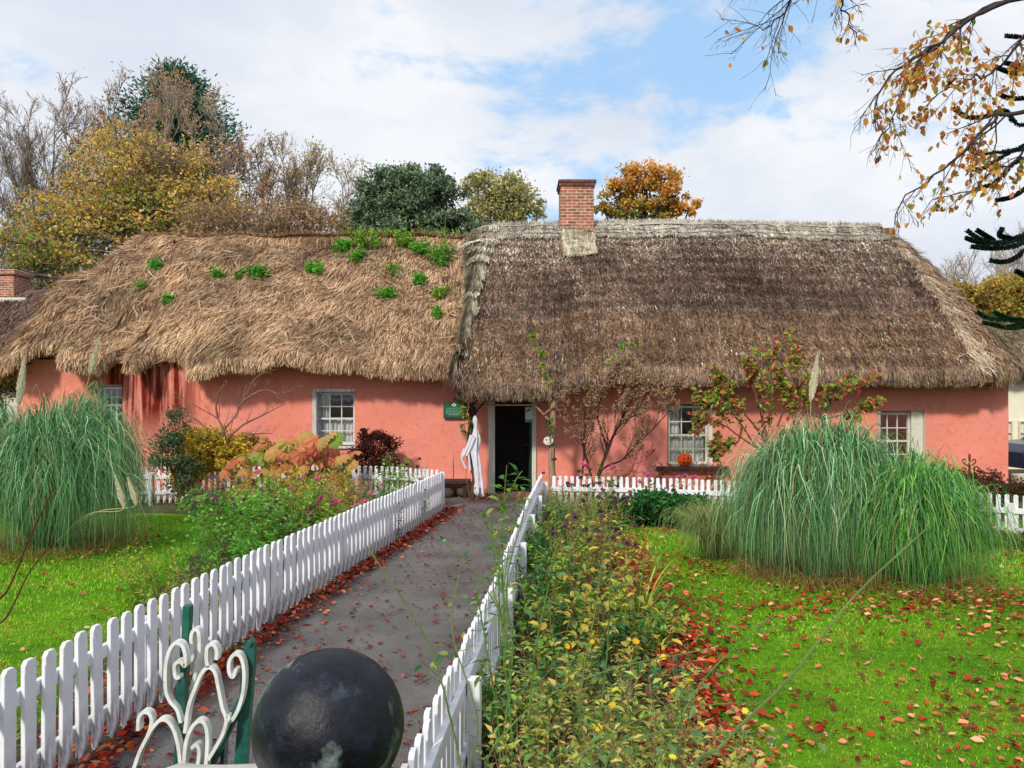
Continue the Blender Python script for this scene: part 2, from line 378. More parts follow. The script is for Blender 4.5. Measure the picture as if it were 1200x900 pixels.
def lawn(name, xa, xb, y0, y1, label):
    mb = MB(); ys = np.linspace(y0, y1, 90); t = np.linspace(0, 1, 80)
    a, b = xa(ys)+.08*noise(np.stack([ys, ys*0, ys*0], -1), 1.3), xb(ys)
    X = a[:, None]+(b-a)[:, None]*t; Yy = np.repeat(ys[:, None], 80, 1)
    Z = lawn_z(X, Yy); e = np.minimum(np.minimum(t, 1-t)[None]*abs(b-a)[:, None]/.05, np.minimum(ys-y0, y1-ys)[:, None]/.1)
    Z = np.where(e < 1, Z*np.clip(e, 0, 1)-.03*(1-np.clip(e, 0, 1)), Z)
    grid(mb, np.stack([X, Yy, Z], -1), (.1, .3, .02), flip=(X[0, -1] > X[0, 0])); return tag(mb.build(name, LAWN, smooth=True), label, kind='structure')
lawn('lawn', lawn_l_edge, lambda y: y*0-13, 1, 14.2, 'mossy green lawn left of the path')
lawn('lawn', lawn_r_edge, lambda y: y*0+14, 1, 13.5, 'mossy green lawn right of the path under red leaves')

def grass(name, x0, x1, y0, y1, n, edge, side, label):
    y = y0+(y1-y0)*R.random(n)**1.5; x = R.uniform(x0, x1, n)
    m = (x > edge(y)+.02) if side > 0 else (x < edge(y)-.02); m &= np.abs(x/np.maximum(y, .1)) < .72
    x, y = x[m], y[m]; k = len(x); sz = np.clip(y/6, .7, 1.6)
    P = np.stack([x, y, lawn_z(x, y)-.005], -1)
    L = R.uniform(.012, .042, k)*sz; c = (pick([lin(104, 172, 24), lin(134, 192, 32), lin(176, 198, 66), lin(72, 130, 24)], k, .2)*(1+.30*fbm(P, 1.1, 4))[:, None]*np.where(fbm(P, 2.2, 3)[:, None] > .45, np.array([1.15, .85, 1.3]), 1))
    mb = MB(); blades(mb, P, R.uniform(0, 6.3, k), L, R.uniform(0, .8, k), R.uniform(.5, 1.6, k), .0045*sz, c, 3)
    tag(mb.build(name, GRASS), label, kind='stuff')
grass('grass', 1, 10, 3.5, 13.4, 190000, lawn_r_edge, 1, 'short bright green grass on the right lawn')
grass('grass', -8, -3, 3.5, 13.8, 80000, lawn_l_edge, -1, 'short bright green grass on the left lawn')

# ------------------------------------------------------------------ fallen leaves
REDS = [lin(176, 48, 30), lin(196, 76, 48), lin(140, 30, 26), lin(205, 110, 80), lin(120, 40, 30), lin(214, 140, 105), lin(160, 60, 40)]
def litter(name, P, L, pal, label, flatn=.35):
    n = len(P); az = R.uniform(0, 6.3, n); D = np.stack([np.cos(az), np.sin(az), R.normal(0, .15, n)], -1)
    Nn = unit(np.stack([R.normal(0, flatn, n), R.normal(0, flatn, n), np.ones(n)], -1))
    mb = MB(); leaves(mb, P, D, Nn, L, L*R.uniform(.55, .8, n), pick(pal, n, .2), True, R.uniform(.15, .4), -.18)
    tag(mb.build(name, DRY), label, kind='stuff')
def scatter(n, x0, x1, y0, y1, dens):
    x = R.uniform(x0, x1, n*6); y = y0+(y1-y0)*R.random(n*6); d = dens(x, y); k = R.random(n*6) < d; x, y = x[k][:n], y[k][:n]; return x, y
def d_r(x, y):
    p = np.stack([x, y, x*0+2], -1); cl = sstep(.12, .55, fbm(p, .9, 3))*1.0
    e = x-lawn_r_edge(y); edge = np.where(e < 0, 0, np.exp(-(e/.42)**2))*np.clip((11-y)/4, .15, 1)
    pam = np.exp(-(((x-4.2)/2.1)**2+((y-7.8)/.55)**2))
    tree = .10+.25*sstep(1, 5, x)*sstep(11, 5, y)
    return np.clip(cl*.38+tree*.5+edge*1.0+pam*.8, 0, 1)*(np.abs(x/y) < .72)*(e > -.1)
x, y = scatter(4200, .9, 9, 3.3, 13.3, d_r)
litter('fallen_leaves', np.stack([x, y, lawn_z(x, y)+.022+R.random(len(x))*.012], -1), R.uniform(.03, .078, len(x)), REDS+[lin(220, 160, 120), lin(130, 84, 50), lin(110, 60, 40)], 'red and orange beech leaves fallen on the right lawn')
x = R.normal(0, .17, 2600); y = R.uniform(3.2, 11.5, 2600); x = lawn_r_edge(y)-.02+x
litter('fallen_leaves', np.stack([x, y, .04+R.random(len(x))*.05], -1), R.uniform(.04, .085, len(x)), REDS, 'deep red drift of leaves along the right flower bed edge', .6)
x, y = scatter(360, -8, -3, 4, 13.5, lambda x, y: .3+.0*x); m = x < lawn_l_edge(y); x, y = x[m], y[m]
litter('fallen_leaves', np.stack([x, y, lawn_z(x, y)+.02], -1), R.uniform(.03, .09, len(x)), REDS+[lin(205, 170, 130), lin(190, 180, 150)], 'scattered orange and buff leaves on the left lawn')
y = R.uniform(3.4, 15, 2600); w = (lf(y)-rf(y)); x = lf(y)+.04+np.abs(R.normal(0, .14, 2600))
litter('fallen_leaves', np.stack([x, y, .025+R.random(len(x))*.03], -1), R.uniform(.03, .075, len(x)), REDS+[lin(190, 100, 50), lin(80, 30, 24)], 'dark red leaves gathered along the left fence foot', .5)
y = 3.4+13.1*R.random(1500)**1.3; x = lf(y)+(rf(y)-lf(y))*R.random(1500)
litter('fallen_leaves', np.stack([x, y, .028+R.random(len(x))*.006], -1), R.uniform(.02, .065, len(x)), [lin(120, 50, 50), lin(140, 80, 74), lin(100, 40, 40), lin(150, 60, 45)], 'dull red leaves lying about the grey path')
x = R.uniform(-3.3, -.6, 500); y = R.uniform(3.3, 6, 500); x = np.minimum(x, lf(y)-.05)
litter('fallen_leaves', np.stack([x, y, .03+R.random(len(x))*.03], -1), R.uniform(.03, .07, len(x)), REDS+[lin(150, 110, 60)], 'brown and red leaves behind the left path fence')
y = R.uniform(2.8, 12.5, 1500); x = rf(y)+.1+(lawn_r_edge(y)-rf(y)-.1)*R.random(1500)**.6
litter('fallen_leaves', np.stack([x, y, .0+R.random(len(x))*.05], -1), R.uniform(.035, .08, len(x)), REDS+[lin(110, 74, 50)], 'brown and red leaves lying beneath the right bed plants', .6)
x = R.uniform(-.9, .6, 260); y = R.uniform(16.3, 17.2, 260)
litter('fallen_leaves', np.stack([x, y, .03+R.random(len(x))*.03], -1), R.uniform(.03, .07, len(x)), REDS, 'russet leaves swept against the doorstep')

# ================================================================== FENCES
def picket_mesh(h, w, d):
    mb = MB(); b = .003
    prof = [(-w/2, 0), (w/2, 0), (w/2, h-w*.26), (w*.26, h), (-w*.26, h), (-w/2, h-w*.26)]
    n = len(prof); fr = [(x*1.0, -d/2, z) for x, z in prof]; bk = [(x, d/2, z) for x, z in prof]
    i1 = [(x*(1-2*b/w), -d/2-b*.7, min(z, h-b) if z > 0 else z) for x, z in prof]
    v = fr+bk+i1; q = [[i, (i+1) % n, n+(i+1) % n, n+i] for i in range(n)]+[[2*n+i, 2*n+(i+1) % n, (i+1) % n, i] for i in range(n)]
    mb.add(v, q, (.8, .8, .8)); mb.f.append(np.array([[n+5, n+2, n+1, n], [n+5, n+4, n+3, n+2], [2*n, 2*n+1, 2*n+2, 2*n+5], [2*n+2, 2*n+3, 2*n+4, 2*n+5]])+mb.n-len(v))
    o = mb.build('picket', WHITE); me = o.data; bpy.data.objects.remove(o); return me
def fence(name, label, line, h, pitch, w, side, nmax=100, hs=None, posts=6, rail_h=.075, rails=(.24, .76), group=None):
    """line: polyline points; side=+1 rail on the +normal side"""
    pts = smooth(line, 400); seg = np.linalg.norm(np.diff(pts, axis=0), axis=1); s = np.concatenate([[0], np.cumsum(seg)]); T = s[-1]
    n = min(nmax, int(T/pitch)+1); t = thing(name, label, 'fence', (*pts[0][:2], 0), group)
    me = picket_mesh(h, w, .022)
    at = lambda q: np.array([np.interp(q, s, pts[:, i]) for i in range(3)])
    for k in range(n):
        q = (k+.5)*pitch+random.uniform(-.004, .004); p = at(q); d = at(min(q+.05, T))-at(max(q-.05, 0)); a = math.atan2(d[1], d[0])
        o = link('picket', me, t, (*p[:2], .01+random.uniform(-.006, .004)), (random.gauss(0, .006), random.gauss(0, .006), a), (1, 1, 1 if hs is None else hs(q/T)))
    for rz in rails:
        mb = MB(); q = np.linspace(0, T, 60); P = np.array([at(a) for a in q]); D = unit(np.gradient(P, axis=0)); Nn = np.stack([-D[:, 1], D[:, 0], D[:, 2]*0], -1)*side
        z = np.array([rz*h*(1 if hs is None else hs(a/T)) for a in q])[:, None]; up = np.array([0, 0, 1.])
        C = P*[1, 1, 0]+up*z+Nn*(.012+.016)
        rows = [C+Nn*a*.016+up*b*rail_h/2 for a, b in ((-1, -1), (1, -1), (1, 1), (-1, 1), (-1, -1))]
        X = np.stack(rows, 1); grid(mb, X, (.8, .8, .8)); mb.add(X[0][:4], [(0, 1, 2, 3)], (.8,)*3); mb.add(X[-1][:4], [(0, 1, 2, 3)], (.8,)*3)
        mb.build('rail', WHITE, t)
    for k in range(posts):
        q = T*(k+.1)/(posts-1) if k < posts-1 else T-.06; q = min(q, T-.06); p = at(q); d = at(min(q+.05, T))-at(max(q-.05, 0)); d = unit(d); nn = np.array([-d[1], d[0], 0])*side; a = math.atan2(d[1], d[0])
        mb = MB(); hh = h*(1 if hs is None else hs(q/T))*.84; box(mb, (-.035, -.035, -.2), (.035, .035, hh), (.8,)*3, .006)
        o = mb.build('post', WHITE, None); me2 = o.data; bpy.data.objects.remove(o)
        link('post', me2, t, (*(p+nn*.085)[:2], 0), (0, 0, a))
    return t
lp = [(lf(y), y, 0) for y in np.linspace(3.3, 14.7, 12)]
fence('picket_fence', 'long white picket fence running down the left side of the path', lp, .74, .153, .090, 1, posts=7)
rp = [(rf(y), y, 0) for y in np.linspace(2.45, 14.3, 16)]
fence('picket_fence', 'white picket fence curving along the right side of the path', rp[::-1], .74, .135, .085, 1, posts=7)
fence('picket_fence', 'low white picket fence under the left cottage window behind the shrubs', [(-1.42, 15.1, 0), (-2.4, 15.8, 0), (-4, 16, 0), (-8.9, 15.9, 0)][::-1], .74, .118, .062, -1, posts=6, rails=(.3, .72))
fence('picket_fence', 'low white picket fence across the right garden behind the pampas', [(.72, 14.75, 0), (2.6, 14.4, 0), (5, 13.3, 0), (7.6, 11.75, 0), (8.9, 11.2, 0)], .66, .112, .062, -1, posts=6, rails=(.22, .66), rail_h=.08)

# ================================================================== COTTAGES
YW = 17.3
def WZ(row): return CZ+(HY-row)/F*YW
def WX(px): return (px-HX)/F*YW
def wall_front(mb, x0, x1, z0, z1, ops, col=(.7, .2, .15), depth=.34, seed=0):
    xs = sorted(set(np.round(np.concatenate([np.arange(x0, x1, .16), [x1], *[[o[0], o[1]] for o in ops]]), 4)))
    zs = sorted(set(np.round(np.concatenate([np.arange(z0, z1, .16), [z1], *[[o[2], o[3]] for o in ops]]), 4)))
    X, Z = np.meshgrid(xs, zs, indexing='ij'); dist = np.full(X.shape, 9.)
    for o in ops:
        dx = np.maximum(np.maximum(o[0]-X, X-o[1]), 0); dz = np.maximum(np.maximum(o[2]-Z, Z-o[3]), 0); dist = np.minimum(dist, np.hypot(dx, dz))
    Y = YW+sstep(.02, .4, dist)*(.05*fbm(np.stack([X, Z*0+seed, Z], -1), .8, 3))-.05*sstep(.6, 0, Z)*sstep(.02, .4, dist)
    v = np.stack([X, Y, Z], -1); n, m = X.shape; f = []
    for i in range(n-1):
        cx = (xs[i]+xs[i+1])/2
        for j in range(m-1):
            cz = (zs[j]+zs[j+1])/2
            if any(o[0] < cx < o[1] and o[2] < cz < o[3] for o in ops): continue
            a = i*m+j; f.append((a, a+m, a+m+1, a+1))
    mb.add(v, f, col)
def reveal(mb, o, depth, splay=.0, col=(.6, .6, .5), y0=YW):
    a, b, c, d = o; v = [(a, y0, c), (b, y0, c), (b, y0, d), (a, y0, d)]; s = splay
    v += [(a+s, y0+depth, c), (b-s, y0+depth, c), (b-s, y0+depth, d-.03), (a+s, y0+depth, d-.03)]
    mb.add(v, [(0, 1, 5, 4), (1, 2, 6, 5), (2, 3, 7, 6), (3, 0, 4, 7)], col)
def window(parent, x0, x1, z0, z1, y, cols, rows, m, curtain='half'):
    mb = MB(); fw = .045; bw = .022; zm = z0+(z1-z0)*rows[1]/(rows[0]+rows[1])
    c = (.6,)*3
    box(mb, (x0, y, z0), (x0+fw, y+.07, z1), c, .004); box(mb, (x1-fw, y, z0), (x1, y+.07, z1), c, .004)
    box(mb, (x0+fw+.001, y+.002, z1-fw), (x1-fw-.001, y+.068, z1), c, .004); box(mb, (x0+fw+.001, y+.002, z0), (x1-fw-.001, y+.068, z0+fw*1.5), c, .004)
    box(mb, (x0+fw+.001, y+.004, zm-.022), (x1-fw-.001, y+.06, zm+.022), c, .004)
    for i in range(1, cols):
        x = x0+fw+(x1-x0-2*fw)*i/cols; box(mb, (x-bw/2, y+.012, z0+fw*1.5), (x+bw/2, y+.045, zm-.023), c); box(mb, (x-bw/2, y+.020, zm+.023), (x+bw/2, y+.05, z1-fw-.001), c)
    for zz0, zz1, k in ((zm, z1-fw, rows[0]), (z0+fw, zm, rows[1])):
        for j in range(1, k):
            z = zz0+(zz1-zz0)*j/k; box(mb, (x0+fw+.002, y+.015, z-bw/2), (x1-fw-.002, y+.042, z+bw/2), c)
    w = mb.build('window', m, parent)
    mb = MB(); box(mb, (x0+.02, y+.03, z0+.02), (x1-.02, y+.034, z1-.02), (.5,)*3); mb.build('pane', GLASS, w)
    if curtain:
        mb = MB(); n = 60; top = z1-.05 if curtain == 'full' else zm+.02
        def drape(a, b, lo, hi, ph):
            xx = np.linspace(a, b, n); yy = y+.13+.022*np.sin(xx*70+ph)+.01*np.sin(xx*31); zz = np.linspace(lo, hi, 8)
            grid(mb, np.stack([np.repeat(xx[:, None], 8, 1), np.repeat(yy[:, None], 8, 1), np.repeat(zz[None], n, 0)], -1), (.5,)*3)
        drape(x0+.04, x1-.04, z0+.03, top, 0)
        if curtain != 'low': drape(x0+.04, x0+(x1-x0)*.33, zm+.03, z1-.04, 1)
        if curtain == 'both': drape(x1-(x1-x0)*.28, x1-.04, zm+.03, z1-.04, 2)
        mb.build('curtain', CURT, w, smooth=True)
    return w

def fringe(mb, S, O, k0, i0, i1, n_, pal, L0, L1, w0, w1, lean=.12, mask=None):
    i = R.uniform(i0, i1-1.01, n_); r = R.uniform(1.6, k0+.6, n_); a = i.astype(int); b = r.astype(int); fa = (i-a)[:, None]; fb = (r-b)[:, None]
    p = S[a, b]*(1-fa)*(1-fb)+S[a+1, b]*fa*(1-fb)+S[a, b+1]*(1-fa)*fb+S[a+1, b+1]*fa*fb
    o = O[a]; du = np.stack([o[:, 1], -o[:, 0], o[:, 2]], -1); L = R.uniform(L0, L1, n_)*np.where(r < 3, .5, 1)
    cl = fbm(p*[1, 1, 0], 2.5, 2)
    d = unit(np.array([0, 0, -1.])+o*(R.normal(lean, .12, n_)+.25*(r > k0-1))[:, None]+du*(R.normal(0, .16, n_)+.3*cl)[:, None])
    P = (p+o*.02)[:, None]+d[:, None]*L[:, None, None]*np.linspace(0, 1, 3)[None, :, None]
    P[:, 1] += o*(.04*L)[:, None]
    Sd = unit(np.cross(d, o))[:, None]*(R.uniform(w0, w1, n_)[:, None]*np.array([1, 1, .4]))[..., None]/2
    V = np.stack([P-Sd, P+Sd], 2); q = (np.arange(n_)[:, None]*3+np.arange(2)[None])*2
    mb.add(V.reshape(-1, 3), np.stack([q, q+1, q+3, q+2], -1).reshape(-1, 4), np.repeat(pick(pal, n_, .14)*(1+.35*cl)[:, None], 6, 0))
# roofs ------------------------------------------------------------
def roof_surface(per, ridge, rows=46, ze=None, disp=None, cap=0, seed=0, bottom=.28, nose=.06):
    """per (n,3) eave lip points with z; ridge (n,3). returns P (n,rows+u,3)"""
    T = unit(np.gradient(per, axis=0)*[1, 1, 0]); O = np.stack([-T[:, 1], T[:, 0], T[:, 2]*0], -1)   # outward
    v = np.linspace(0, 1, rows); vv = v[None, :, None]
    P = per[:, None]+(ridge-per)[:, None]*vv
    P[..., 2] += .22*np.sin(vv[..., 0]*math.pi)*1.0      # gentle belly
    up = unit(O*.75+np.array([0, 0, .7]))
    if disp is not None:
        dd = disp(P, v); P = P+up[:, None]*dd[..., None]
    e = P[:, 0]
    prof = [(-1.3, -bottom+.42), (-.5, -bottom+.12), (-.12, -bottom), (nose*.4, -bottom*.85), (nose, -bottom*.45), (nose*.7, -bottom*.12)]
    U = np.stack([e+O*a+np.array([0, 0, b]) for a, b in prof], 1)
    j = R.normal(0, .012, U.shape); U = U+j
    return np.concatenate([U, P], 1), O, len(prof)
def sampler(S, k0):
    n, m = S.shape[:2]
    def f(u, v):
        a = u*(n-1); b = k0+v*(m-1-k0); i = np.minimum(a.astype(int), n-2); j = np.clip(b.astype(int), 0, m-2); fa = (a-i)[:, None]; fb = (b-j)[:, None]
        p = S[i, j]*(1-fa)*(1-fb)+S[i+1, j]*fa*(1-fb)+S[i, j+1]*(1-fa)*fb+S[i+1, j+1]*fa*fb
        du = unit(S[i+1, j]-S[i, j]); dv = unit(S[i, j]-S[i, j+1]+1e-6)     # dv points down the slope
        n_ = unit(np.cross(du, -dv)); n_ = n_*np.sign(n_[:, 2:]+1e-9)
        return p, du, dv, n_
    return f
def straws(mb, smp, u, v, L, w, col, jit=.3, lift=.02, bend=.3, k=3, tilt=0.0):
    p, du, dv, nn = smp(u, v); n = len(u)
    a = R.normal(0, 1, n)[:, None]*jit+tilt
    d = unit(dv+du*a+nn*R.normal(.05, .12, n)[:, None]); s = np.linspace(0, 1, k)[None, :, None]
    b = R.normal(0, bend, (n, 1, 1))
    X = (p+nn*lift*R.random((n, 1)))[:, None]+d[:, None]*L[:, None, None]*s+du[:, None]*b*L[:, None, None]*s**2+nn[:, None]*(.25*L[:, None, None]*s*(1-s)*R.random((n, 1, 1)))
    S = unit(np.cross(d, nn))[:, None]*(w[:, None]*np.interp(np.linspace(0, 1, k), [0, .6, 1], [1, 1, .4])[None])[..., None]/2
    V = np.stack([X-S, X+S], 2); b_ = (np.arange(n)[:, None]*k+np.arange(k-1)[None])*2
    mb.add(V.reshape(-1, 3), np.stack([b_, b_+1, b_+3, b_+2], -1).reshape(-1, 4), np.repeat(col, 2*k, 0))
def perimeter(x0, x1, yf, yb, hipL, hipR, r, step=.12):
    """eave outline from the front-right, westward, round to the back-right; open side has no hip"""
    pts = []
    def arc(cx, cy, a0, a1):
        for a in np.linspace(a0, a1, 10)[1:-1]: pts.append((cx+r*math.cos(a), cy+r*math.sin(a)))
    if hipR:
        for y in np.arange(yb-r, yf+r, -step*1.5): pts.append((x1, y))
        arc(x1-r, yf+r, 0, -math.pi/2)
        for x in np.arange(x1-r, x0 if not hipL else x0+r, -step): pts.append((x, yf))
    else:
        for x in np.arange(x1, x0+(r if hipL else 0), -step): pts.append((x, yf))
    if hipL:
        arc(x0+r, yf+r, -math.pi/2, -math.pi)
        for y in np.arange(yf+r, yb-r, step*1.5): pts.append((x0, y))
        arc(x0+r, yb-r, math.pi, math.pi/2)
        for x in np.arange(x0+r, x1, step*2): pts.append((x, yb))
    else:
        pts.append((x0, yf))
    return np.array(pts)
LT = [lin(178, 146, 114), lin(206, 174, 138), lin(150, 118, 90), lin(108, 80, 60), lin(220, 194, 162), lin(162, 130, 102)]
DT = [lin(116, 98, 88), lin(146, 126, 112), lin(88, 74, 70), lin(174, 156, 138), lin(64, 52, 52), lin(130, 106, 90)]
GT = [lin(208, 200, 184), lin(184, 174, 160), lin(226, 218, 202), lin(160, 150, 138)]
RT = [lin(164, 136, 110), lin(190, 162, 132), lin(136, 108, 86), lin(110, 86, 70), lin(200, 174, 146)]

# --- left cottage ---
left = thing('thatched_cottage', 'pink cottage under shaggy tan thatch with weeds growing on it, left of the door', 'cottage', (-6, 20.3, 0))
opL = [(WX(116), WX(143), WZ(498), WZ(451)), (WX(367), WX(415.5), WZ(523), WZ(457.5))]
mb = MB(); wall_front(mb, -10.75, -1.28, -.05, 2.95, opL, seed=2)
def side_wall(mb, x, y0, y1, z1, col=(.7, .2, .15)):
    ys = np.arange(y0, y1+.01, .3); zs = np.arange(-.05, z1+.01, .3); Yg, Zg = np.meshgrid(ys, zs, indexing='ij')
    Xg = x+.03*fbm(np.stack([Yg*0+x, Yg, Zg], -1), .8, 2)*sstep(0, .4, Yg-y0); grid(mb, np.stack([Xg, Yg, Zg], -1), col)
side_wall(mb, -10.75, YW, 23.3, 2.95); box(mb, (-10.75, 23.3, -.05), (-1.3, 23.35, 2.9), (.5, .2, .15))
mb.build('wall', PINK, left)
for o, cur in zip(opL, ('', 'half')):
    mb = MB(); reveal(mb, o, .16, .0); mb.build('window_reveal', CREAMG, left)
    window(left, o[0]+.03, o[1]-.01, o[2]+.02, o[3]-.04, YW+.13, 3, (2, 2), CREAMG, cur)
mb = MB(); o = opL[1]; box(mb, (o[0]-.0, YW-.03, o[3]-.035), (o[1]+.02, YW+.02, o[3]+.035), (.6,)*3, .006); box(mb, (o[0]-.01, YW-.035, o[2]), (o[0]+.08, YW+.03, o[3]-.036), (.6,)*3, .006); mb.build('window_surround', CREAMG, left)
mb = MB(); box(mb, (o[0]-.03, YW-.05, o[2]-.05), (o[1]+.03, YW+.1, o[2]-.003), (.6,)*3, .008); mb.build('window_sill', CREAMG, left)
per = perimeter(-11.15, -.95, 16.62, 24.0, True, False, 1.0); n = len(per)
i_ = np.arange(n)
lz = 2.93+.04*np.sin(per[:, 0]*1.3)
per = np.stack([per[:, 0], per[:, 1], lz], -1)
def notch(c, w, d, x): return d*np.exp(-((x-c)/w)**4)
front = per[:, 1] < 18.6; nz = (notch(-9.9, .42, .62, per[:, 0])+notch(-7.35, .40, .62, per[:, 0])+notch(-8.35, .16, .55, per[:, 0])+.10*fbm(per, 1.6, 3)*(per[:, 0] < -6))*front
rg = np.stack([np.clip(per[:, 0], -9.35, -.4), np.full(n, 20.3), 6.26+.05*noise(np.stack([per[:, 0]*1.3, per[:, 0]*0, per[:, 0]*0], -1))], -1)
d_ = unit(rg-per); per2 = per+d_*np.clip(nz, -.1, 1.1)[:, None]
def dispL(P, v):
    q = P*np.array([1, .6, .6]); lump = fbm(q+np.stack([P[..., 2]*.5, P[..., 2]*0, P[..., 2]*0], -1), .9, 4)
    comb = noise(np.stack([P[..., 0]+.75*(P[..., 2]-3), P[..., 0]*0+7, P[..., 2]*.22], -1), 1.1)
    return (.20*lump+.22*comb)*sstep(0, .1, 1-v)[None]+.05*fbm(P, 3.5, 2)*sstep(0, .1, 1-v)[None]
S, O, k0 = roof_surface(per2, rg, 50, disp=dispL, bottom=.22)
Lr = np.cumsum(np.concatenate([[0], np.linalg.norm(np.diff(per, axis=0), axis=1)]))
UV = np.stack(np.broadcast_arrays(Lr[:, None], np.arange(S.shape[1])[None]*.11), -1)
cb = np.array(lin(140, 106, 80))*(1+.25*fbm(S*np.array([1, .5, .5]), 1.2, 3))[..., None]; 
mb = MB(); grid(mb, S, cb, UV); smpL = sampler(S, k0)
ns = 135000; u = R.random(ns)*.78; v = 1-R.random(ns)**.85; pz = smpL(u, v)[0]; cl = fbm(pz, 1.4, 3)
col = pick(LT, ns, .12)*(1.08+.55*cl)[:, None]
straws(mb, smpL, u, v*.98, R.uniform(.08, .32, ns), R.uniform(.006, .014, ns), col, .22, .035, .12, 4, tilt=.28+.45*fbm(pz, .55, 2)[:, None])
rg_u = R.random(1500)*.55; straws(mb, smpL, rg_u, .08+R.random(1500)*.8, R.uniform(.25, .6, 1500), R.uniform(.010, .018, 1500), pick([LT[1], LT[4], LT[3]], 1500, .1), .8, .05, .5, 6)
k = 9000; xx = R.uniform(-9.4, -.45, k); P0 = np.stack([xx, 20.27+R.uniform(-.12, .1, k), 6.24+.05*noise(np.stack([xx*1.3, xx*0, xx*0], -1))], -1); P0[:, 2] -= .03
blades(mb, P0, R.uniform(0, 6.3, k), R.uniform(.06, .2, k), R.uniform(.5, 1.4, k), R.uniform(.8, 1.9, k), .012, pick(LT, k, .15), 3)
fringe(mb, S, O, k0, 0, len(per)*.8, 42000, LT, .08, .22, .008, .018)
mb.build('roof', STRAW, left)
left.children[-1].data.materials[0] = TH_L
# split: base uses TH_L for strong fibre look; straws share it (their UV is flat)

# --- right cottage ---
right = thing('thatched_cottage', 'pink cottage under dark brown trimmed thatch with brick chimney and open door', 'cottage', (5, 20.3, 0))
door = (WX(577), WX(626), -.03, 2.22)
w1 = (WX(782), WX(836), WZ(546), WZ(473)); w2 = (WX(1028), WX(1084), WZ(552), WZ(481))
mb = MB(); wall_front(mb, -1.28, 10.78, -.05, 2.95, [door, w1, w2], seed=8); side_wall(mb, 10.78, YW, 23.3, 2.95); box(mb, (-1.2, 23.3, -.05), (10.7, 23.35, 2.9), (.5, .2, .15))
mb.build('wall', PINK, right)
mb = MB(); reveal(mb, door, .45, 0, y0=YW); mb.build('door_reveal', CREAM, right)
mb = MB(); c = (.6,)*3; a, b = door[0], door[1]
box(mb, (a-.09, YW-.045, 0), (a+.055, YW+.10, 2.2), c, .008); box(mb, (b-.05, YW-.045, 0), (b+.045, YW+.10, 2.2), c, .008); box(mb, (a+.056, YW-.04, 2.07), (b-.051, YW+.1, 2.2), c, .008)
mb.build('door_frame', CREAM, right)
mb = MB(); box(mb, (b-.10, YW+.12, .03), (b-.045, YW+.95, 2.1), (.02, .06, .05), .01)
for z in (.15, .8, 1.45): box(mb, (b-.115, YW+.22, z), (b-.101, YW+.85, z+.55), (.02, .06, .05), .01)
dr = mb.build('door', m_plain('dark_green_door', (.012, .04, .03), .4), right)
mb = MB(); P, r = ctube(mb, [(b-.16, YW+.86, 1.02), (b-.17, YW+.86, 1.05)], .022, .03, 10, (.3, .25, .1), 4); mb.build('handle', m_plain('brass', (.4, .3, .1), .3, metal=1), dr)
mb = MB(); box(mb, (a-.12, YW-.22, -.02), (b+.12, YW+.3, .045), (.2,)*3, .012); mb.build('doorstep', m_plain('worn_stone', (.16, .15, .14), .8, 6, .3), right)
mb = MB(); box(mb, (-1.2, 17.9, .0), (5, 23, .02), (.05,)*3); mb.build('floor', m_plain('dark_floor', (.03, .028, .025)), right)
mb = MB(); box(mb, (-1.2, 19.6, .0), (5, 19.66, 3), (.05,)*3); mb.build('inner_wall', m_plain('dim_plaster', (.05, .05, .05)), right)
for o, cur in ((w1, 'both'), (w2, '')):
    mb = MB(); reveal(mb, o, .30, .0); mb.build('window_reveal', CREAM, right)
    xr = o[1]-(.10 if o is w1 else .26)
    window(right, o[0]+.03, xr, o[2]+.02, o[3]-.05, YW+(.12 if o is w1 else .15), 3, (2, 2), CREAM, cur)
    mb = MB(); yy = YW+(.14 if o is w1 else .17); box(mb, (xr+.003, yy-.09, o[2]+.01), (o[1]-.004, yy+.03, o[3]-.01), c, .004); mb.build('window_surround', CREAM, right)
mb = MB(); box(mb, (w1[0]-.25, YW-.17, w1[2]-.08), (w1[1]+.3, YW+.16, w1[2]-.003), (.04,)*3, .012); mb.build('window_sill', SLATE, right)
per = perimeter(-1.12, 11.15, 16.6, 24.0, False, True, 1.35); per = per[per[:, 0] >= -1.2]
x = per[:, 0]; fr = sstep(18, 16.7, per[:, 1]); bump_ = sstep(1.6, .7, x)*fr
yy = per[:, 1]-.55*bump_+.04*noise(np.stack([x, x*0, x*0], -1), 1.0)
lz = 2.74-.33*bump_+.035*noise(np.stack([x, x*0+4, x*0], -1), .8)+.10*sstep(9.8, 11, x)
per = np.stack([x, yy, lz], -1); n = len(per)
rx = np.clip(x, -.42, 9.3); rx = np.where(x < 0, -.42+(x+1.12)*.42/1.12, rx)
rg = np.stack([rx, np.full(n, 20.3), 6.52-.02*np.abs(rx-4)], -1)
def dispR(P, v):
    courses = .022*np.abs(np.sin(v*math.pi*13))[None]
    return (.06*fbm(P, .7, 3)+.03*fbm(P, 4, 2)+courses)*sstep(0, .05, 1-v)[None]
S, O, k1 = roof_surface(per, rg, 64, disp=dispR, bottom=.34, nose=.08)
Lr = np.cumsum(np.concatenate([[0], np.linalg.norm(np.diff(per, axis=0), axis=1)])); m_ = S.shape[1]
UV = np.stack(np.broadcast_arrays(Lr[:, None], np.arange(m_)[None]*.085), -1)
smpR = sampler(S, k1)
hipu = 1-np.argmin(np.abs(x-9.8)+5*(per[:, 1] > 18.5))/(n-1)      # where the front turns
ih = n-1-int(hipu*(n-1))
is_hip = sstep(ih+2, ih-3, np.arange(n))                            # 1 on the hip face (start of the outline)
vrow = np.clip((np.arange(m_)-k1)/(m_-k1-1), 0, 1)
grey = sstep(.6, 1.0, vrow)[None]*.7
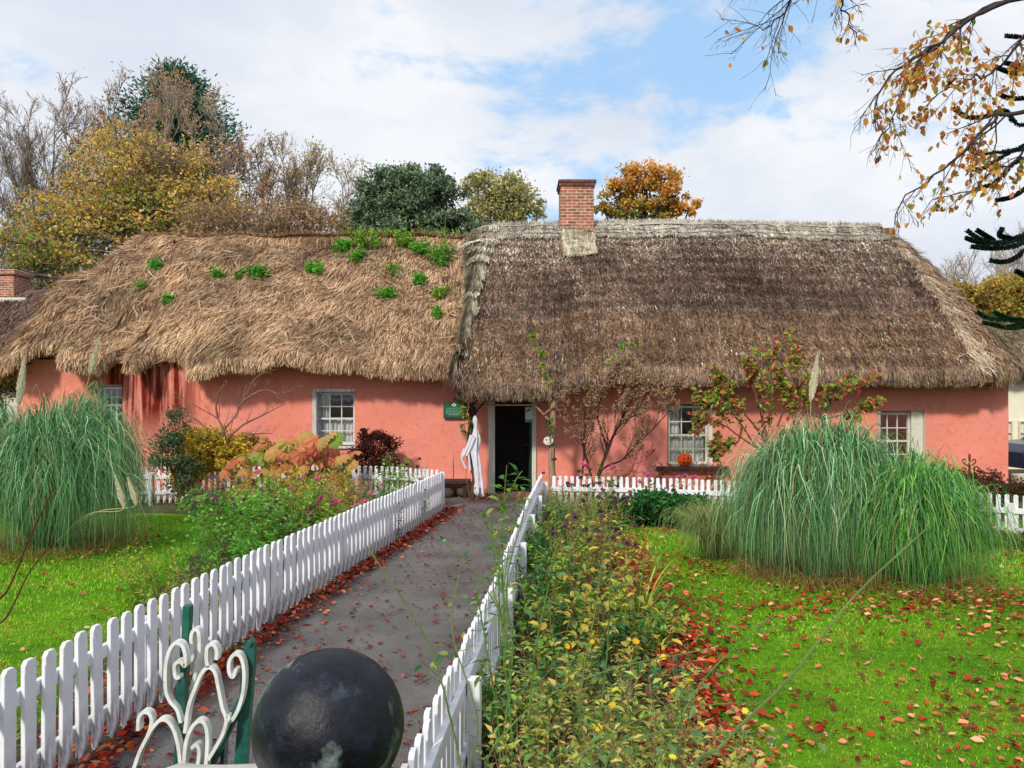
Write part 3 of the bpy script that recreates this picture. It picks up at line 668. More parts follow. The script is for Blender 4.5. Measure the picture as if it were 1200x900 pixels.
base = np.array(DT[0])[None, None]*(1-grey[..., None])+np.array(lin(130, 118, 104))[None, None]*grey[..., None]
base = base*(1-is_hip[:, None, None])+np.array(lin(140, 108, 84))*is_hip[:, None, None]
base = base*(1+.35*fbm(S, .8, 3)+.18*np.cos(vrow*math.pi*26)[None])[..., None]; 
mb = MB(); grid(mb, S, base, UV)
# left verge: close the cut end of the thatch
E = S[-1]; In = E+np.array([0.02, .0, -.32]); In[:k1] = E[:k1]+[.05, .05, .02]; grid(mb, np.stack([E, In], 0), np.tile(np.array(lin(170, 150, 124)), (2, m_, 1)))
ns = 120000; u = ih/(n-1)+(1-ih/(n-1))*R.random(ns); v = R.random(ns); pz = smpR(u, v)[0]
g_ = np.clip((v-.55)/.4, 0, 1)*.55+.12*(fbm(pz, 2.0, 2) > .35); lt = R.random(ns) < g_*.8
col = np.where(lt[:, None], pick(GT, ns, .12), pick(DT, ns, .16, (4, 3, 3, 1.0, 2, 2)))*(1+.45*fbm(pz, .9, 3)+.2*np.cos(v*math.pi*26))[:, None]
col = col*np.array([.92, .87, .81])*(1-.20*np.exp(-((v-.45)/.25)**2)*(.6+.6*(fbm(pz, .5, 2) > 0)))[:, None]
low = (v < .3) & (R.random(ns) < .35); col[low] = pick([lin(150, 118, 84), lin(120, 92, 66)], low.sum(), .15)
straws(mb, smpR, u, v*.985, R.uniform(.035, .13, ns), R.uniform(.008, .02, ns), col, .22, .03, .15, 3)
ns = 26000; u = ih/(n-1)*(1.03)*R.random(ns); v = R.random(ns)*.985; pz = smpR(u, v)[0]
straws(mb, smpR, u, v, R.uniform(.10, .35, ns), R.uniform(.008, .02, ns), pick(RT, ns, .15)*(1+.35*fbm(pz, 1.5, 2))[:, None], .3, .05, .4, 4)
fringe(mb, S, O, k1, ih, n, 42000, DT+[lin(150, 118, 84)]*2, .05, .14, .008, .016, .05)
fringe(mb, S, O, k1, 0, ih, 12000, RT, .08, .22, .008, .016, .05)
hv = R.random(3500); hu = ih/(n-1)+R.normal(0, .004, 3500); straws(mb, smpR, np.clip(hu, 0, 1), hv*.97, R.uniform(.12, .3, 3500), R.uniform(.01, .02, 3500), pick(RT[:2]+GT[:1], 3500, .12), .2, .07, .2, 4, tilt=-.2)
rr_ = mb.build('roof', TH_R, right)
# ridge cap with its rods
def strip_on(smp, u0, u1, v0, v1, off, nu, nv, colf, mb, thick=.07):
    U, V = np.meshgrid(np.linspace(u0, u1, nu), np.linspace(v0, v1, nv), indexing='ij')
    p, du, dv, nn = smp(U.ravel(), V.ravel()); P = (p+nn*off).reshape(nu, nv, 3); I = (p-nn*.02).reshape(nu, nv, 3)
    P = P+.02*noise(P, 5)[..., None]
    P = np.concatenate([I[:, :1], P], 1); uv = np.stack(np.meshgrid(np.arange(nu)*.08, np.arange(nv+1)*.1, indexing='ij'), -1); grid(mb, P, np.tile(np.array(colf), (nu, nv+1, 1)), uv)
u_r = ih/(n-1)+.01
mb = MB(); strip_on(smpR, u_r, 1, .875, 1.0, .05, 160, 10, lin(184, 176, 162), mb)
# back side of the cap so the crest has thickness
cr = np.array([[xx, 20.3, 6.60-.02*abs(xx-4)+.02*float(noise(np.array([xx, 0, 0]), 2))] for xx in np.linspace(-.45, 9.4, 120)])
prof = [(-.14, -.09), (-.07, .0), (0, .05), (.07, .0), (.3, -.3)]
grid(mb, np.stack([cr+np.array([0, a, b_]) for a, b_ in prof], 1), lin(184, 176, 162), np.stack(np.meshgrid(np.arange(120)*.08, np.arange(5)*.1, indexing='ij'), -1))
smpCap = sampler(S+np.array([0, -.035, .035]), k1)
ns = 20000; u = u_r+(1-u_r)*R.random(ns); v = .875+.125*R.random(ns)*.95
straws(mb, smpCap, u, v, R.uniform(.08, .2, ns), R.uniform(.008, .015, ns), pick(GT, ns, .12), .12, .04, .1, 3)
k = 5000; xx = R.uniform(-.45, 9.4, k); P0 = np.stack([xx, 20.3+R.uniform(-.1, .1, k), 6.58-.02*np.abs(xx-4)], -1)
blades(mb, P0, R.uniform(0, 6.3, k), R.uniform(.05, .15, k), R.uniform(0, .7, k), R.uniform(.2, 1.2, k), .012, pick(GT, k, .12), 3)
mb.build('ridge_cap', TH_R, right)
for v_ in (.885, .93, .975):
    U = np.linspace(u_r, 1, 90); p, _, _, nn = smpCap(U, np.full(90, v_)); mb = MB(); P = p+nn*.045+.012*R.normal(size=p.shape)*[0, 0, 1]; tubes(mb, P[None], np.full((1, 90), .011), 5, lin(84, 70, 60)); mb.build('binding_rod', BARK, right)
# pale straw verge down the joint between the roofs
mb = MB()
def vsurf(v, t):
    p, du, dv, nn = smpR(np.full(len(v), 1.0), v*.99); wl = .16+.40*sstep(.40, .85, v)+.05*noise(np.stack([v*9, v*0, v*0], -1)); wr = .05+.16*sstep(.5, .9, v)+.05*noise(np.stack([v*11, v*0+4, v*0], -1))
    x_ = -wl+(wl+wr)*t; lump = .10*np.sin(np.clip(t, 0, 1)*math.pi)**.6+.05*noise(np.stack([v*16, t*2, v*0], -1))
    hol = sstep(.30, .5, noise(np.stack([v*0+2.5, v*13, t*1.6], -1)))*sstep(.62, .5, v)*.14
    return p+np.stack([x_, x_*.25-.02-lump*.6, lump*.8+.03-.16*np.maximum(-x_, 0)], -1)-nn*hol[:, None], dv, nn, hol
VG, TG = np.meshgrid(np.linspace(0, 1, 110), np.linspace(0, 1, 12), indexing='ij'); Pv, _, _, hv_ = vsurf(VG.ravel(), TG.ravel())
cb_ = np.array(lin(206, 192, 168))*(1+.25*noise(Pv, 6))[:, None]; cb_ = np.where(hv_[:, None] > .03, np.array(lin(90, 62, 48)), cb_); grid(mb, Pv.reshape(110, 12, 3), cb_.reshape(110, 12, 3))
k = 11000; v = R.random(k); t_ = R.random(k)*1.04-.02; p, dv, nn, hv_ = vsurf(v, t_); d = unit(dv+np.stack([R.normal(-.06, .12, k)+(t_-.5)*.25, R.normal(0, .03, k), R.normal(0, .04, k)], -1)); L = R.uniform(.12, .42, k); s = np.linspace(0, 1, 4)[None, :, None]
X = p[:, None]+nn[:, None]*(.008+.022*R.random((k, 1, 1)))+d[:, None]*L[:, None, None]*s; Sd = unit(np.cross(d, nn))[:, None]*.008
V = np.stack([X-Sd, X+Sd], 2); b_ = (np.arange(k)[:, None]*4+np.arange(3)[None])*2
cc = np.where(((hv_ > .03) | (R.random(k) < .4*sstep(.4, .15, v)))[:, None], pick([lin(92, 70, 58), lin(130, 108, 92), lin(150, 126, 104)], k, .2), pick([lin(236, 228, 208), lin(216, 204, 182), lin(244, 238, 224), lin(190, 174, 150)], k, .1)); mb.add(V.reshape(-1, 3), np.stack([b_, b_+1, b_+3, b_+2], -1).reshape(-1, 4), np.repeat(np.clip(cc, 0, .9), 8, 0))
mb.build('thatch_verge', STRAW, right)
# chimney -----------------------------------------------------------
cx0, cx1, cz0, cz1 = 1.22, 2.05, 5.9, 7.42
mb = MB(); box(mb, (cx0, 19.95, cz0-.8), (cx1, 20.75, cz1), (.5, .2, .1), .008); ch = mb.build('chimney', BRICK, right)
mb = MB(); box(mb, (cx0-.035, 19.915, cz1-.001), (cx1+.035, 20.785, cz1+.075), (.5, .2, .1), .01); box(mb, (cx0-.06, 19.89, cz1+.076), (cx1+.06, 20.81, cz1+.16), (.5, .2, .1), .012); box(mb, (cx0+.1, 20.0, cz1+.161), (cx1-.1, 20.6, cz1+.19), (.3, .2, .1), .01)
mb.build('chimney_cap', m_brick('sooty_brick', lin(120, 60, 45), lin(80, 50, 42), lin(110, 98, 88), 1), ch)
mb = MB(); iu = 1-np.argmin(np.abs(x[::-1]-1.63))/(n-1) ; du_ = .46/Lr[-1]
U0 = iu-du_; U1 = iu+du_
strip_on(smpR, U0, U1, .72, .93, .09, 24, 12, lin(182, 172, 148), mb)
k = 7000; u = U0+(U1-U0)*R.random(k); v = .71+.20*R.random(k)
smpC2 = sampler(S+np.array([0, -.07, .07]), k1); straws(mb, smpC2, u, v, R.uniform(.08, .2, k), R.uniform(.008, .015, k), pick([lin(196, 186, 160), lin(170, 160, 136), lin(214, 206, 184)], k, .1), .1, .03, .08, 3)
mb.build('chimney_apron', TH_R, right)
for i in range(5):
    pass

# ================================================================== NEIGHBOURING BUILDINGS
def simple_thatch(parent, per2d, ze, ridge2, zr, pal, nst, mtl):
    per = np.array([(a, b, ze) for a, b in smooth2(per2d)]); n = len(per)
    rg = np.stack([np.clip(per[:, 0], ridge2[0], ridge2[1]), np.full(n, ridge2[2]), np.full(n, zr)], -1)
    S, O, k = roof_surface(per, rg, 24, disp=lambda P, v: .08*fbm(P, .8, 3), bottom=.3)
    UV = np.stack(np.broadcast_arrays(np.arange(n)[:, None]*.15, np.arange(S.shape[1])[None]*.15), -1)
    mb = MB(); grid(mb, S, np.array(pal[0])*(1+.3*fbm(S, .9, 3))[..., None], UV); sm = sampler(S, k)
    u = R.random(nst); v = R.random(nst); straws(mb, sm, u, v*.98, R.uniform(.15, .4, nst), R.uniform(.015, .03, nst), pick(pal, nst, .15), .25, .05, .2, 3)
    fringe(mb, S, O, k, 0, n, nst//5, pal, .08, .2, .012, .025)
    return mb.build('roof', mtl, parent)
def smooth2(p, step=.2):
    o = []
    for a, b in zip(p[:-1], p[1:]):
        a, b = np.array(a), np.array(b); k = max(2, int(np.linalg.norm(b-a)/step)); o += [a+(b-a)*t for t in np.arange(k)/k]
    return o+[np.array(p[-1])]
nb = thing('thatched_cottage', 'dark thatched cottage with brick chimney at the far left edge behind', 'cottage', (-18, 27, 0))
simple_thatch(nb, [(-14.3, 30), (-14.0, 24.6), (-14.6, 24.0), (-26, 24.0)][::1], 2.9, (-26, -15.6, 27), 5.75, [lin(110, 88, 76), lin(84, 66, 58), lin(134, 114, 100)], 14000, TH_R)
mb = MB(); box(mb, (-26, 24.5, -.05), (-14.6, 29.5, 2.9), (.6, .6, .55)); mb.build('wall', CREAM, nb)
mb = MB(); a = W(-6, 345, 27); b = W(25, 320, 27); box(mb, (a[0], 26.6, 4.8), (b[0], 27.5, b[2]-.12), (.5,)*3, .01); box(mb, (a[0]-.08, 26.52, b[2]-.119), (b[0]+.08, 27.58, b[2]+.05), (.5,)*3, .02)
nc = mb.build('chimney', BRICK, nb); mb = MB(); box(mb, (a[0]-.15, 26.4, 5.1), (b[0]+.5, 26.59, 5.45), (.6,)*3, .02); mb.build('flashing', CREAM, nc)
# right: white house with thatch, slate roofed house beyond
wh = thing('white_house', 'small white house with grey thatch seen past the right corner of the pink cottage', 'house', (16.4, 24, 0))
mb = MB(); box(mb, (14.75, 24, -.05), (24, 29, 2.75), (.7, .7, .62)); mb.build('wall', m_plain('warm_whitewash', lin(232, 226, 200), .8, 3, .06, .3), wh)
simple_thatch(wh, [(24.5, 23.5), (14.6, 23.5), (14.2, 24.2), (14.2, 29.4)][::1], 3.0, (16, 24.5, 26.5), 4.75, [lin(128, 112, 88), lin(104, 90, 70), lin(150, 136, 110)], 9000, TH_R)
for pa, pb in ((1180, 1188), (1195, 1210)):
    a = W(pa, 521, 23.9); b = W(pb, 493, 23.9); window(wh, a[0], b[0], a[2], b[2], 23.93, 2 if pa > 1190 else 1, (1, 1), CREAM, 'low')
    mb = MB(); box(mb, (a[0]-.12, 23.85, a[2]-.09), (b[0]+.12, 23.99, a[2]-.01), (.1,)*3, .01); mb.build('window_sill', SLATE, wh)
gt = thing('thatched_house', 'golden thatched roof of a house just beyond the right corner', 'house', (17, 31, 0))
simple_thatch(gt, [(26, 28.6), (15.2, 28.6), (14.8, 29.2), (14.8, 33.4)], 3.0, (17.4, 26, 31.2), 4.95, [lin(190, 156, 116), lin(160, 128, 94), lin(212, 180, 140)], 9000, TH_R)
mb = MB(); box(mb, (15.3, 29.1, 0), (26, 33.5, 3.0), (.7,)*3); mb.build('wall', CREAM, gt)
sh = thing('slate_house', 'grey slate roofed house glimpsed above the golden thatch at right', 'house', (24, 40, 0))
mb = MB(); a = W(1128, 372, 40); v = [(a[0]-.5, 38, 5.0), (34, 38, 5.0), (34, 41, a[2]-.3), (a[0]+.3, 41, a[2]-.3), (a[0]-.5, 44, 5.0), (34, 44, 5.0)]
mb.add(v, [(0, 1, 2, 3), (3, 2, 5, 4)], (.3,)*3); mb.build('roof', m_plain('pale_slates', lin(170, 172, 182), .6, 1.5, .15, .4), sh)
mb = MB(); box(mb, (a[0], 38.3, 0), (33.7, 43.7, 5.0), (.6,)*3); mb.build('wall', CREAM, sh)
# parked car and low wall
cr_ = thing('parked_car', 'dark blue car parked before the white house at the right edge', 'car', (14.4, 20.6, 0))
mb = MB(); prof = [(-2.0, .35), (-2.05, .75), (-1.9, .95), (-1.2, 1.02), (-.75, 1.42), (.75, 1.45), (1.45, 1.02), (2.0, .92), (2.1, .6), (2.05, .35)]
x_ = 14.75; ring = []
for dy, sc_ in ((-.82, .92), (-.78, 1), (.78, 1), (.82, .92)): ring.append([(x_+a*1.0, 20.6+dy*(1 if z < 1 else .8), .35+(z-.35)*sc_) for a, z in prof])
rg_ = np.array(ring).transpose(1, 0, 2); grid(mb, np.concatenate([rg_, rg_[:1]]), (.02, .03, .06)); mb.add(np.array(ring[0]), [tuple(range(10))], (.02, .03, .06)); mb.add(np.array(ring[3]), [tuple(range(10))], (.02, .03, .06))
mb.build('body', m_plain('navy_car_paint', lin(44, 58, 84), .25, 3, .05, .02, .001, .6), cr_)
mb = MB(); mb.add([(x_-1.12, 19.93, 1.03), (x_+1.3, 19.93, 1.03), (x_+.7, 19.96, 1.36), (x_-.75, 19.96, 1.36)], [(0, 1, 2, 3)], (.02,)*3); mb.build('side_window', m_plain('dark_glass', (.02, .025, .03), .1), cr_)
for wx in (-1.3, 1.35):
    mb = MB(); tubes(mb, np.array([[(x_+wx, 19.72, .32), (x_+wx, 19.95, .32)]], float), np.full((1, 2), .32), 18, (.02,)*3); mb.add([(x_+wx+.32*math.cos(t), 19.72, .32+.32*math.sin(t)) for t in np.linspace(0, 6.283, 19)[:-1]], [tuple(range(18))], (.02,)*3); wl = mb.build('wheel', m_plain('tyre', (.02,)*3, .8), cr_)
    mb = MB(); mb.add([(x_+wx+.19*math.cos(t), 19.715, .32+.19*math.sin(t)) for t in np.linspace(0, 6.283, 19)[:-1]], [tuple(range(18))], (.4,)*3); mb.build('rim', m_plain('alloy', (.4,)*3, .3, metal=1), wl)
mb = MB(); box(mb, (11.2, 17.6, -.05), (16, 17.9, .42), (.5,)*3, .03); tag(mb.build('low_wall', m_plain('pale_render', lin(190, 186, 172), .85, 4, .2)), 'low pale wall beside the right end of the pink cottage', 'wall')

# ================================================================== DOORWAY PROPS
t = thing('porch_post', 'gnarled dark tree trunk post left of the open door', 'post', W(555, 578, 16.45)*[1, 1, 0])
mb = MB(); ctube(mb, [W(553, 582, 16.45), W(557, 560, 16.45), W(551, 530, 16.45), W(554, 500, 16.45), W(556, 470, 16.5), W(558, 455, 16.5)], .085, .07, 9, lin(84, 66, 56), 24, .035); mb.build('trunk', BARK, t, True)
mb = MB()
for e in ((540, 468), (575, 466), (532, 472)): ctube(mb, [W(555, 488, 16.45), W((555+e[0])/2, 474, 16.3), W(e[0], e[1]-6, 16.2)], .03, .015, 5, lin(70, 54, 46), 8, .03)
mb.build('limb', BARK, t, True)
t = thing('porch_post', 'straight pale round pole holding the thatch right of the door', 'post', W(648, 580, 16.1)*[1, 1, 0])
mb = MB(); ctube(mb, [W(648, 588, 16.1), W(647, 530, 16.1), W(649.5, 462, 16.1)], .072, .06, 10, lin(150, 126, 104), 14, .01); mb.build('pole', BARK, t, True)
mb = MB(); P = W(648, 538, 16.1); tubes(mb, np.array([[P-[0, 0, .02], P+[0, 0, .02]]]), np.full((1, 2), .075), 12, (.04,)*3); mb.build('binding', SLATE, t)
mb = MB()
ctube(mb, [W(648, 497, 16.1), W(628, 476, 16.15)], .026, .022, 6, lin(150, 120, 96), 5); ctube(mb, [W(637, 486, 16.1), W(652, 474, 15.95)], .022, .02, 6, lin(140, 112, 90), 5); mb.build('brace', BARK, t)
mb = MB(); ctube(mb, [W(556, 475, 16.35), W(600, 474.5, 16.3), W(628, 475, 16.2)], .022, .02, 7, lin(168, 150, 120), 10, .01); tag(mb.build('cross_pole', BARK), 'thin pale pole tied across the top of the doorway', 'pole')
# ghost cloth
g0 = W(556.5, 487, 16.25); t = thing('ghost_decoration', 'white sheet ghost hung on the tree trunk post beside the door', 'decoration', g0)
GW = m_plain('white_cloth', (.66, .64, .70), .9, 14, .10, .5, .01)
mb = MB(); rows = 34; a = np.linspace(0, 2*math.pi, 41); zt = np.linspace(0, 1, rows)
ln = (573-484)/F*16.25; rad = np.interp(zt, [0, .02, .06, .13, .17, .28, .5, .8, 1], [.012, .055, .075, .06, .055, .095, .10, .085, .10])
fold = 1+sstep(.08, .3, zt)[:, None]*(.34*np.sin(a*5+zt[:, None]*4)+.2*np.sin(a*9+1-zt[:, None]*3))+.25*noise(np.stack(np.broadcast_arrays(np.cos(a)*1.2, np.sin(a)*1.2, zt[:, None]*9), -1))
cx = np.interp(zt, [0, .2, .5, .8, 1], [0, .02, -.0, .08, .10]); X = cx[:, None]+rad[:, None]*fold*np.cos(a)*.84; Y = rad[:, None]*fold*np.sin(a)*.6
Z = np.repeat(-ln*zt[:, None], 41, 1); Z[-4:] += .10*np.sin(a*4)*np.linspace(.3, 1, 4)[:, None]; grid(mb, g0+np.stack([X*.85, Y*.85, Z], -1), (.8,)*3); mb.build('sheet', GW, t, True)
mb = MB()
for pts in ([(553, 510), (549, 522), (546, 528), (543, 535)], [(556, 512), (551, 525), (547, 534)]):
    P = smooth([W(*p, 16.2) for p in pts], 10); tubes(mb, P[None], np.linspace(.045, .028, 10)[None], 8, (.8,)*3)
for pts in ([(544, 526), (541, 537), (546, 549)], [(549, 532), (550, 540), (551, 551)]):
    P = smooth([W(*p, 16.2) for p in pts], 8); tubes(mb, P[None], np.full((1, 8), .022), 6, (.8,)*3)
mb.build('arm', GW, t, True)
mb = MB(); p = g0+np.array([-.02, -.1, -.12])
for dx in (-.03, .03): tubes(mb, np.array([[p+[dx, .01, 0], p+[dx, -.005, 0]]]), np.array([[.012, .012]]), 8, (.02,)*3)
# plaque
p0 = W(519.5, 490, YW-.09); p1 = W(544.5, 471.5, YW-.09); t = thing('information_plaque', 'green information plaque with pale emblem and lines of writing on the pink wall', 'sign', p0)
mb = MB(); box(mb, (p0[0], YW-.09, p0[2]), (p1[0], YW+.02, p1[2]), (.02, .12, .06), .006); mb.build('board', m_plain('green_board', lin(24, 92, 62), .45, 5, .05, .05), t)
PGP = m_plain('pale_green_paint', lin(150, 190, 160), .6); mb = MB(); cx_ = (p0[0]+p1[0])/2; top = p1[2]
for k, (wd, zz) in enumerate(((.30, .125), (.36, .165), (.33, .20), (.35, .235), (.24, .27))):
    xx = cx_-wd/2
    while xx < cx_+wd/2-.01:
        ww = random.uniform(.015, .05); box(mb, (xx, YW-.094, top-zz-.006), (min(xx+ww, cx_+wd/2), YW-.0905, top-zz+.006), (.5,)*3); xx += ww+.012
    mb.build('writing_line', PGP, t); mb = MB()
mb = MB()
for dx, dz, r_ in ((0, -.03, .022), (-.028, -.06, .022), (.028, -.06, .022), (0, -.065, .02)):
    mb.add([(cx_+dx+r_*math.cos(q), YW-.094, top+dz+r_*math.sin(q)) for q in np.linspace(0, 6.283, 13)[:-1]], [tuple(range(12))], (.7,)*3)
box(mb, (cx_-.006, YW-.0945, top-.10), (cx_+.006, YW-.0935, top-.06), (.7,)*3); mb.build('emblem', m_plain('pale_emblem', lin(205, 220, 205), .6), t)
# poster in the doorway
a = W(617, 494.5, YW+.06); b = W(624, 477, YW+.06); t = thing('notice', 'small white notice with green foot on the right door frame', 'notice', a)
mb = MB(); box(mb, (a[0]-.03, YW-.065, a[2]), (b[0], YW-.053, b[2]), (.7,)*3, .002); mb.build('card', m_plain('white_card', lin(225, 230, 226), .6, 5, .03), t)
mb = MB(); box(mb, (a[0]-.028, YW-.069, a[2]+.004), (b[0]-.002, YW-.0655, a[2]+.06), (.1, .4, .2)); mb.build('green_band', m_plain('green_print', lin(90, 160, 110), .6), t)
mb = MB(); mb.add([(a[0]-.02, YW-.069, b[2]-.12), (a[0]+.10, YW-.069, b[2]-.05), (a[0]+.04, YW-.069, b[2]-.04)], [(0, 1, 2)], (.03,)*3); mb.build('print_mark', SLATE, t)
# skull tag on the pole
p = W(642.5, 516, 15.98); t = thing('skull_sign', 'small white skull shaped sign hung on the pale pole', 'decoration', p)
mb = MB(); out_ = [(-.10, -.04), (-.085, .04), (-.03, .075), (.05, .07), (.10, .02), (.09, -.04), (.05, -.085), (-.04, -.09)]
f_ = [(p[0]+a, p[1]-.012, p[2]+b) for a, b in out_]; k_ = [(p[0]+a*.95, p[1]+.02, p[2]+b*.95) for a, b in out_]; mb.add(f_+k_, [(i, (i+1) % 8, 8+(i+1) % 8, 8+i) for i in range(8)], (.8,)*3); mb.add(f_, [tuple(range(8))], (.8,)*3)
mb.build('plate', m_plain('bone_white', lin(222, 216, 204), .6, 20, .1), t)
mb = MB()
for dx, dz, r_ in ((-.035, .01, .017), (.035, .012, .017), (0, -.03, .008)): mb.add([(p[0]+dx+r_*math.cos(q), p[1]-.015, p[2]+dz+r_*math.sin(q)) for q in np.linspace(0, 6.283, 11)[:-1]], [tuple(range(10))], (.02,)*3)
for dx in (-.03, -.01, .01, .03): box(mb, (p[0]+dx-.003, p[1]-.016, p[2]-.065), (p[0]+dx+.003, p[1]-.0145, p[2]-.045), (.02,)*3)
mb.build('face', SLATE, t)
# pumpkin
p = W(802.5, 537.5, YW-.08); t = thing('pumpkin', 'carved orange pumpkin sitting on the dark window sill', 'pumpkin', (p[0], p[1], w1[2]))
mb = MB(); th = np.linspace(0, math.pi, 20); ph = np.linspace(0, 2*math.pi, 73); r_ = .158*(1-.10*np.abs(np.cos(ph*5))**6)[None]*(np.sin(th)**.85)[:, None]
z = .145*np.cos(th)*(1-.12*np.cos(th)**6); Pm = np.stack([p[0]+r_*np.cos(ph), p[1]+r_*np.sin(ph)*.85, w1[2]+.142+np.repeat(z[:, None], 73, 1)], -1); grid(mb, Pm, lin(235, 84, 8))
pb = mb.build('rind', m_plain('pumpkin_skin', lin(238, 86, 10), .4, 6, .12, .2, .003, .4), t, True)
mb = MB()
def onp(dx, dz): return (p[0]+dx, p[1]-.85*math.sqrt(max(.155**2-dx*dx-(dz*1.05)**2, .0001))-.006, w1[2]+.142+dz)
for s_ in (-1, 1): mb.add([onp(s_*.075, .03), onp(s_*.025, .03), onp(s_*.05, .07)], [(0, 1, 2)], (.02,)*3)
mb.add([onp(-.012, -.0), onp(.012, -.0), onp(0, .025)], [(0, 1, 2)], (.02,)*3)
m1 = [(-.085, -.02), (-.05, -.045), (-.03, -.035), (0, -.055), (.03, -.038), (.05, -.045), (.085, -.02), (.05, -.075), (0, -.09), (-.05, -.075)]; mb.add([onp(a, b) for a, b in m1], [tuple(range(10))], (.02,)*3)
mb.build('face', m_plain('carved_dark', (.05, .012, .004), .8), t)
mb = MB(); ctube(mb, [(p[0], p[1], w1[2]+.26), (p[0]+.01, p[1], w1[2]+.31), (p[0]-.02, p[1], w1[2]+.35)], .02, .014, 6, lin(200, 160, 90), 5); mb.build('stalk', BARK, t)
# low bench under the wall left of the door
a = W(520, 583, 16.9); b = W(551, 560, 16.9); t = thing('low_bench', 'low dark bench against the wall between fence end and trunk post', 'bench', (a[0], 16.9, 0))
mb = MB(); box(mb, (a[0]-.6, 16.7, .30), (b[0], 17.2, .37), (.1,)*3, .01); mb.build('seat', m_plain('dark_timber', lin(52, 40, 36), .7, 10, .3), t)
for xx in (a[0]-.5, b[0]-.15): mb = MB(); box(mb, (xx, 16.75, -.02), (xx+.09, 17.15, .299), (.1,)*3, .01); mb.build('leg', m_plain('leg_timber', lin(48, 38, 34), .7), t)
for k in range(2):
    mb = MB(); q = np.array([a[0]+.08+.33*k, 16.85, .12]); th = np.linspace(0, math.pi, 9); ph = np.linspace(0, 2*math.pi, 17); Pm = np.stack([np.sin(th)[:, None]*np.cos(ph), np.sin(th)[:, None]*np.sin(ph), np.repeat(np.cos(th)[:, None], 17, 1)], -1)*[.14, .1, .12]; Pm = Pm*(1+.2*noise(Pm+k, 9))[..., None]+q
    grid(mb, Pm, (.1,)*3); tag(mb.build('stone', m_plain('dark_stone', lin(70, 66, 60), .8), None, True), ['dark rounded stone under the low bench, nearer the fence end', 'dark rounded stone under the low bench, nearer the trunk post'][k], 'stone')

# ================================================================== FOREGROUND: BALL PIER, IRON GATE
p = thing('garden_pier', 'white capped stone pier end carrying the dark ball in the foreground', 'pier', (-.5, 1.55, 0))
mb = MB(); xs = np.linspace(-.775, -.27, 24); prof = [(1.36, 1.22), (1.37, 1.29), (1.40, 1.325), (1.47, 1.338), (1.62, 1.338), (1.69, 1.325), (1.72, 1.29), (1.725, 1.22)]
Pm = np.array([[(x_, y_, z_-.035*max(0, (-.70-x_)/.075)**2) for y_, z_ in prof] for x_ in xs]); Pm = Pm+.003*noise(Pm, 30)[..., None]; grid(mb, Pm, (.6,)*3)
for e in (0, -1): mb.add(Pm[e], [tuple(range(8))], (.6,)*3)
mb.build('cap', m_plain('white_coping', lin(205, 203, 190), .8, 18, .18, .5, .004), p, True)
mb = MB(); box(mb, (-.74, 1.39, -.05), (-.30, 1.70, 1.22), (.5,)*3, .01); mb.build('shaft', m_plain('rendered_pier', lin(160, 156, 146), .85, 6, .25), p)
c0 = np.array([(386-HX)/F*1.5, 1.5, CZ+(HY-850)/F*1.5]); t = thing('stone_ball', 'big dark mottled stone ball in the foreground on the white pier cap', 'finial', c0-[0, 0, .14])
def m_ball(nt, b, out):
    co = coord(nt); n = ntex(nt, co, 14, 8, .7); n2 = ntex(nt, co, 40, 6, .7); n3 = ntex(nt, co, 7, 4, .6, .5)
    c = ramp(nt, n, [(.42, (.002, .003, .006)), (.56, (.006, .009, .018)), (.72, (.05, .065, .075))])
    c = mixc(nt, c, lin(120, 135, 128), ramp(nt, n3, [(.57, 0), (.64, .7)]))
    c = mixc(nt, c, ramp(nt, n2, [(.35, .4), (.65, 1.6)]), 1.0, 'MULTIPLY')
    nt.links.new(c, b.inputs['Base Color']); nt.links.new(ramp(nt, n2, [(.3, .34), (.7, .6)]), b.inputs['Roughness']); b.inputs['Specular IOR Level'].default_value = .32
    bump(nt, b, N2math(nt, 'ADD', n2, ntex(nt, co, 120, 4)), .35, .003)
mb = MB(); th = np.linspace(0, math.pi, 64); ph = np.linspace(0, 2*math.pi, 97); Pm = np.stack([np.sin(th)[:, None]*np.cos(ph), np.sin(th)[:, None]*np.sin(ph), np.repeat(np.cos(th)[:, None], 97, 1)], -1)
Pm = Pm*(.1395*(1+.012*fbm(Pm, 2.5, 3)))[..., None]; grid(mb, Pm+c0, (.02,)*3); mb.build('ball', mat('wet_dark_stone', m_ball), t, True)
YG = 2.0
t = thing('garden_gate', 'white scrolled iron gate between dark green bars left of the stone ball', 'gate', W(225, 900, YG)*[1, 1, 0])
def z2(x, y, Y=YG): return W(140+x/3.3333, 680+y/3.3333, Y)

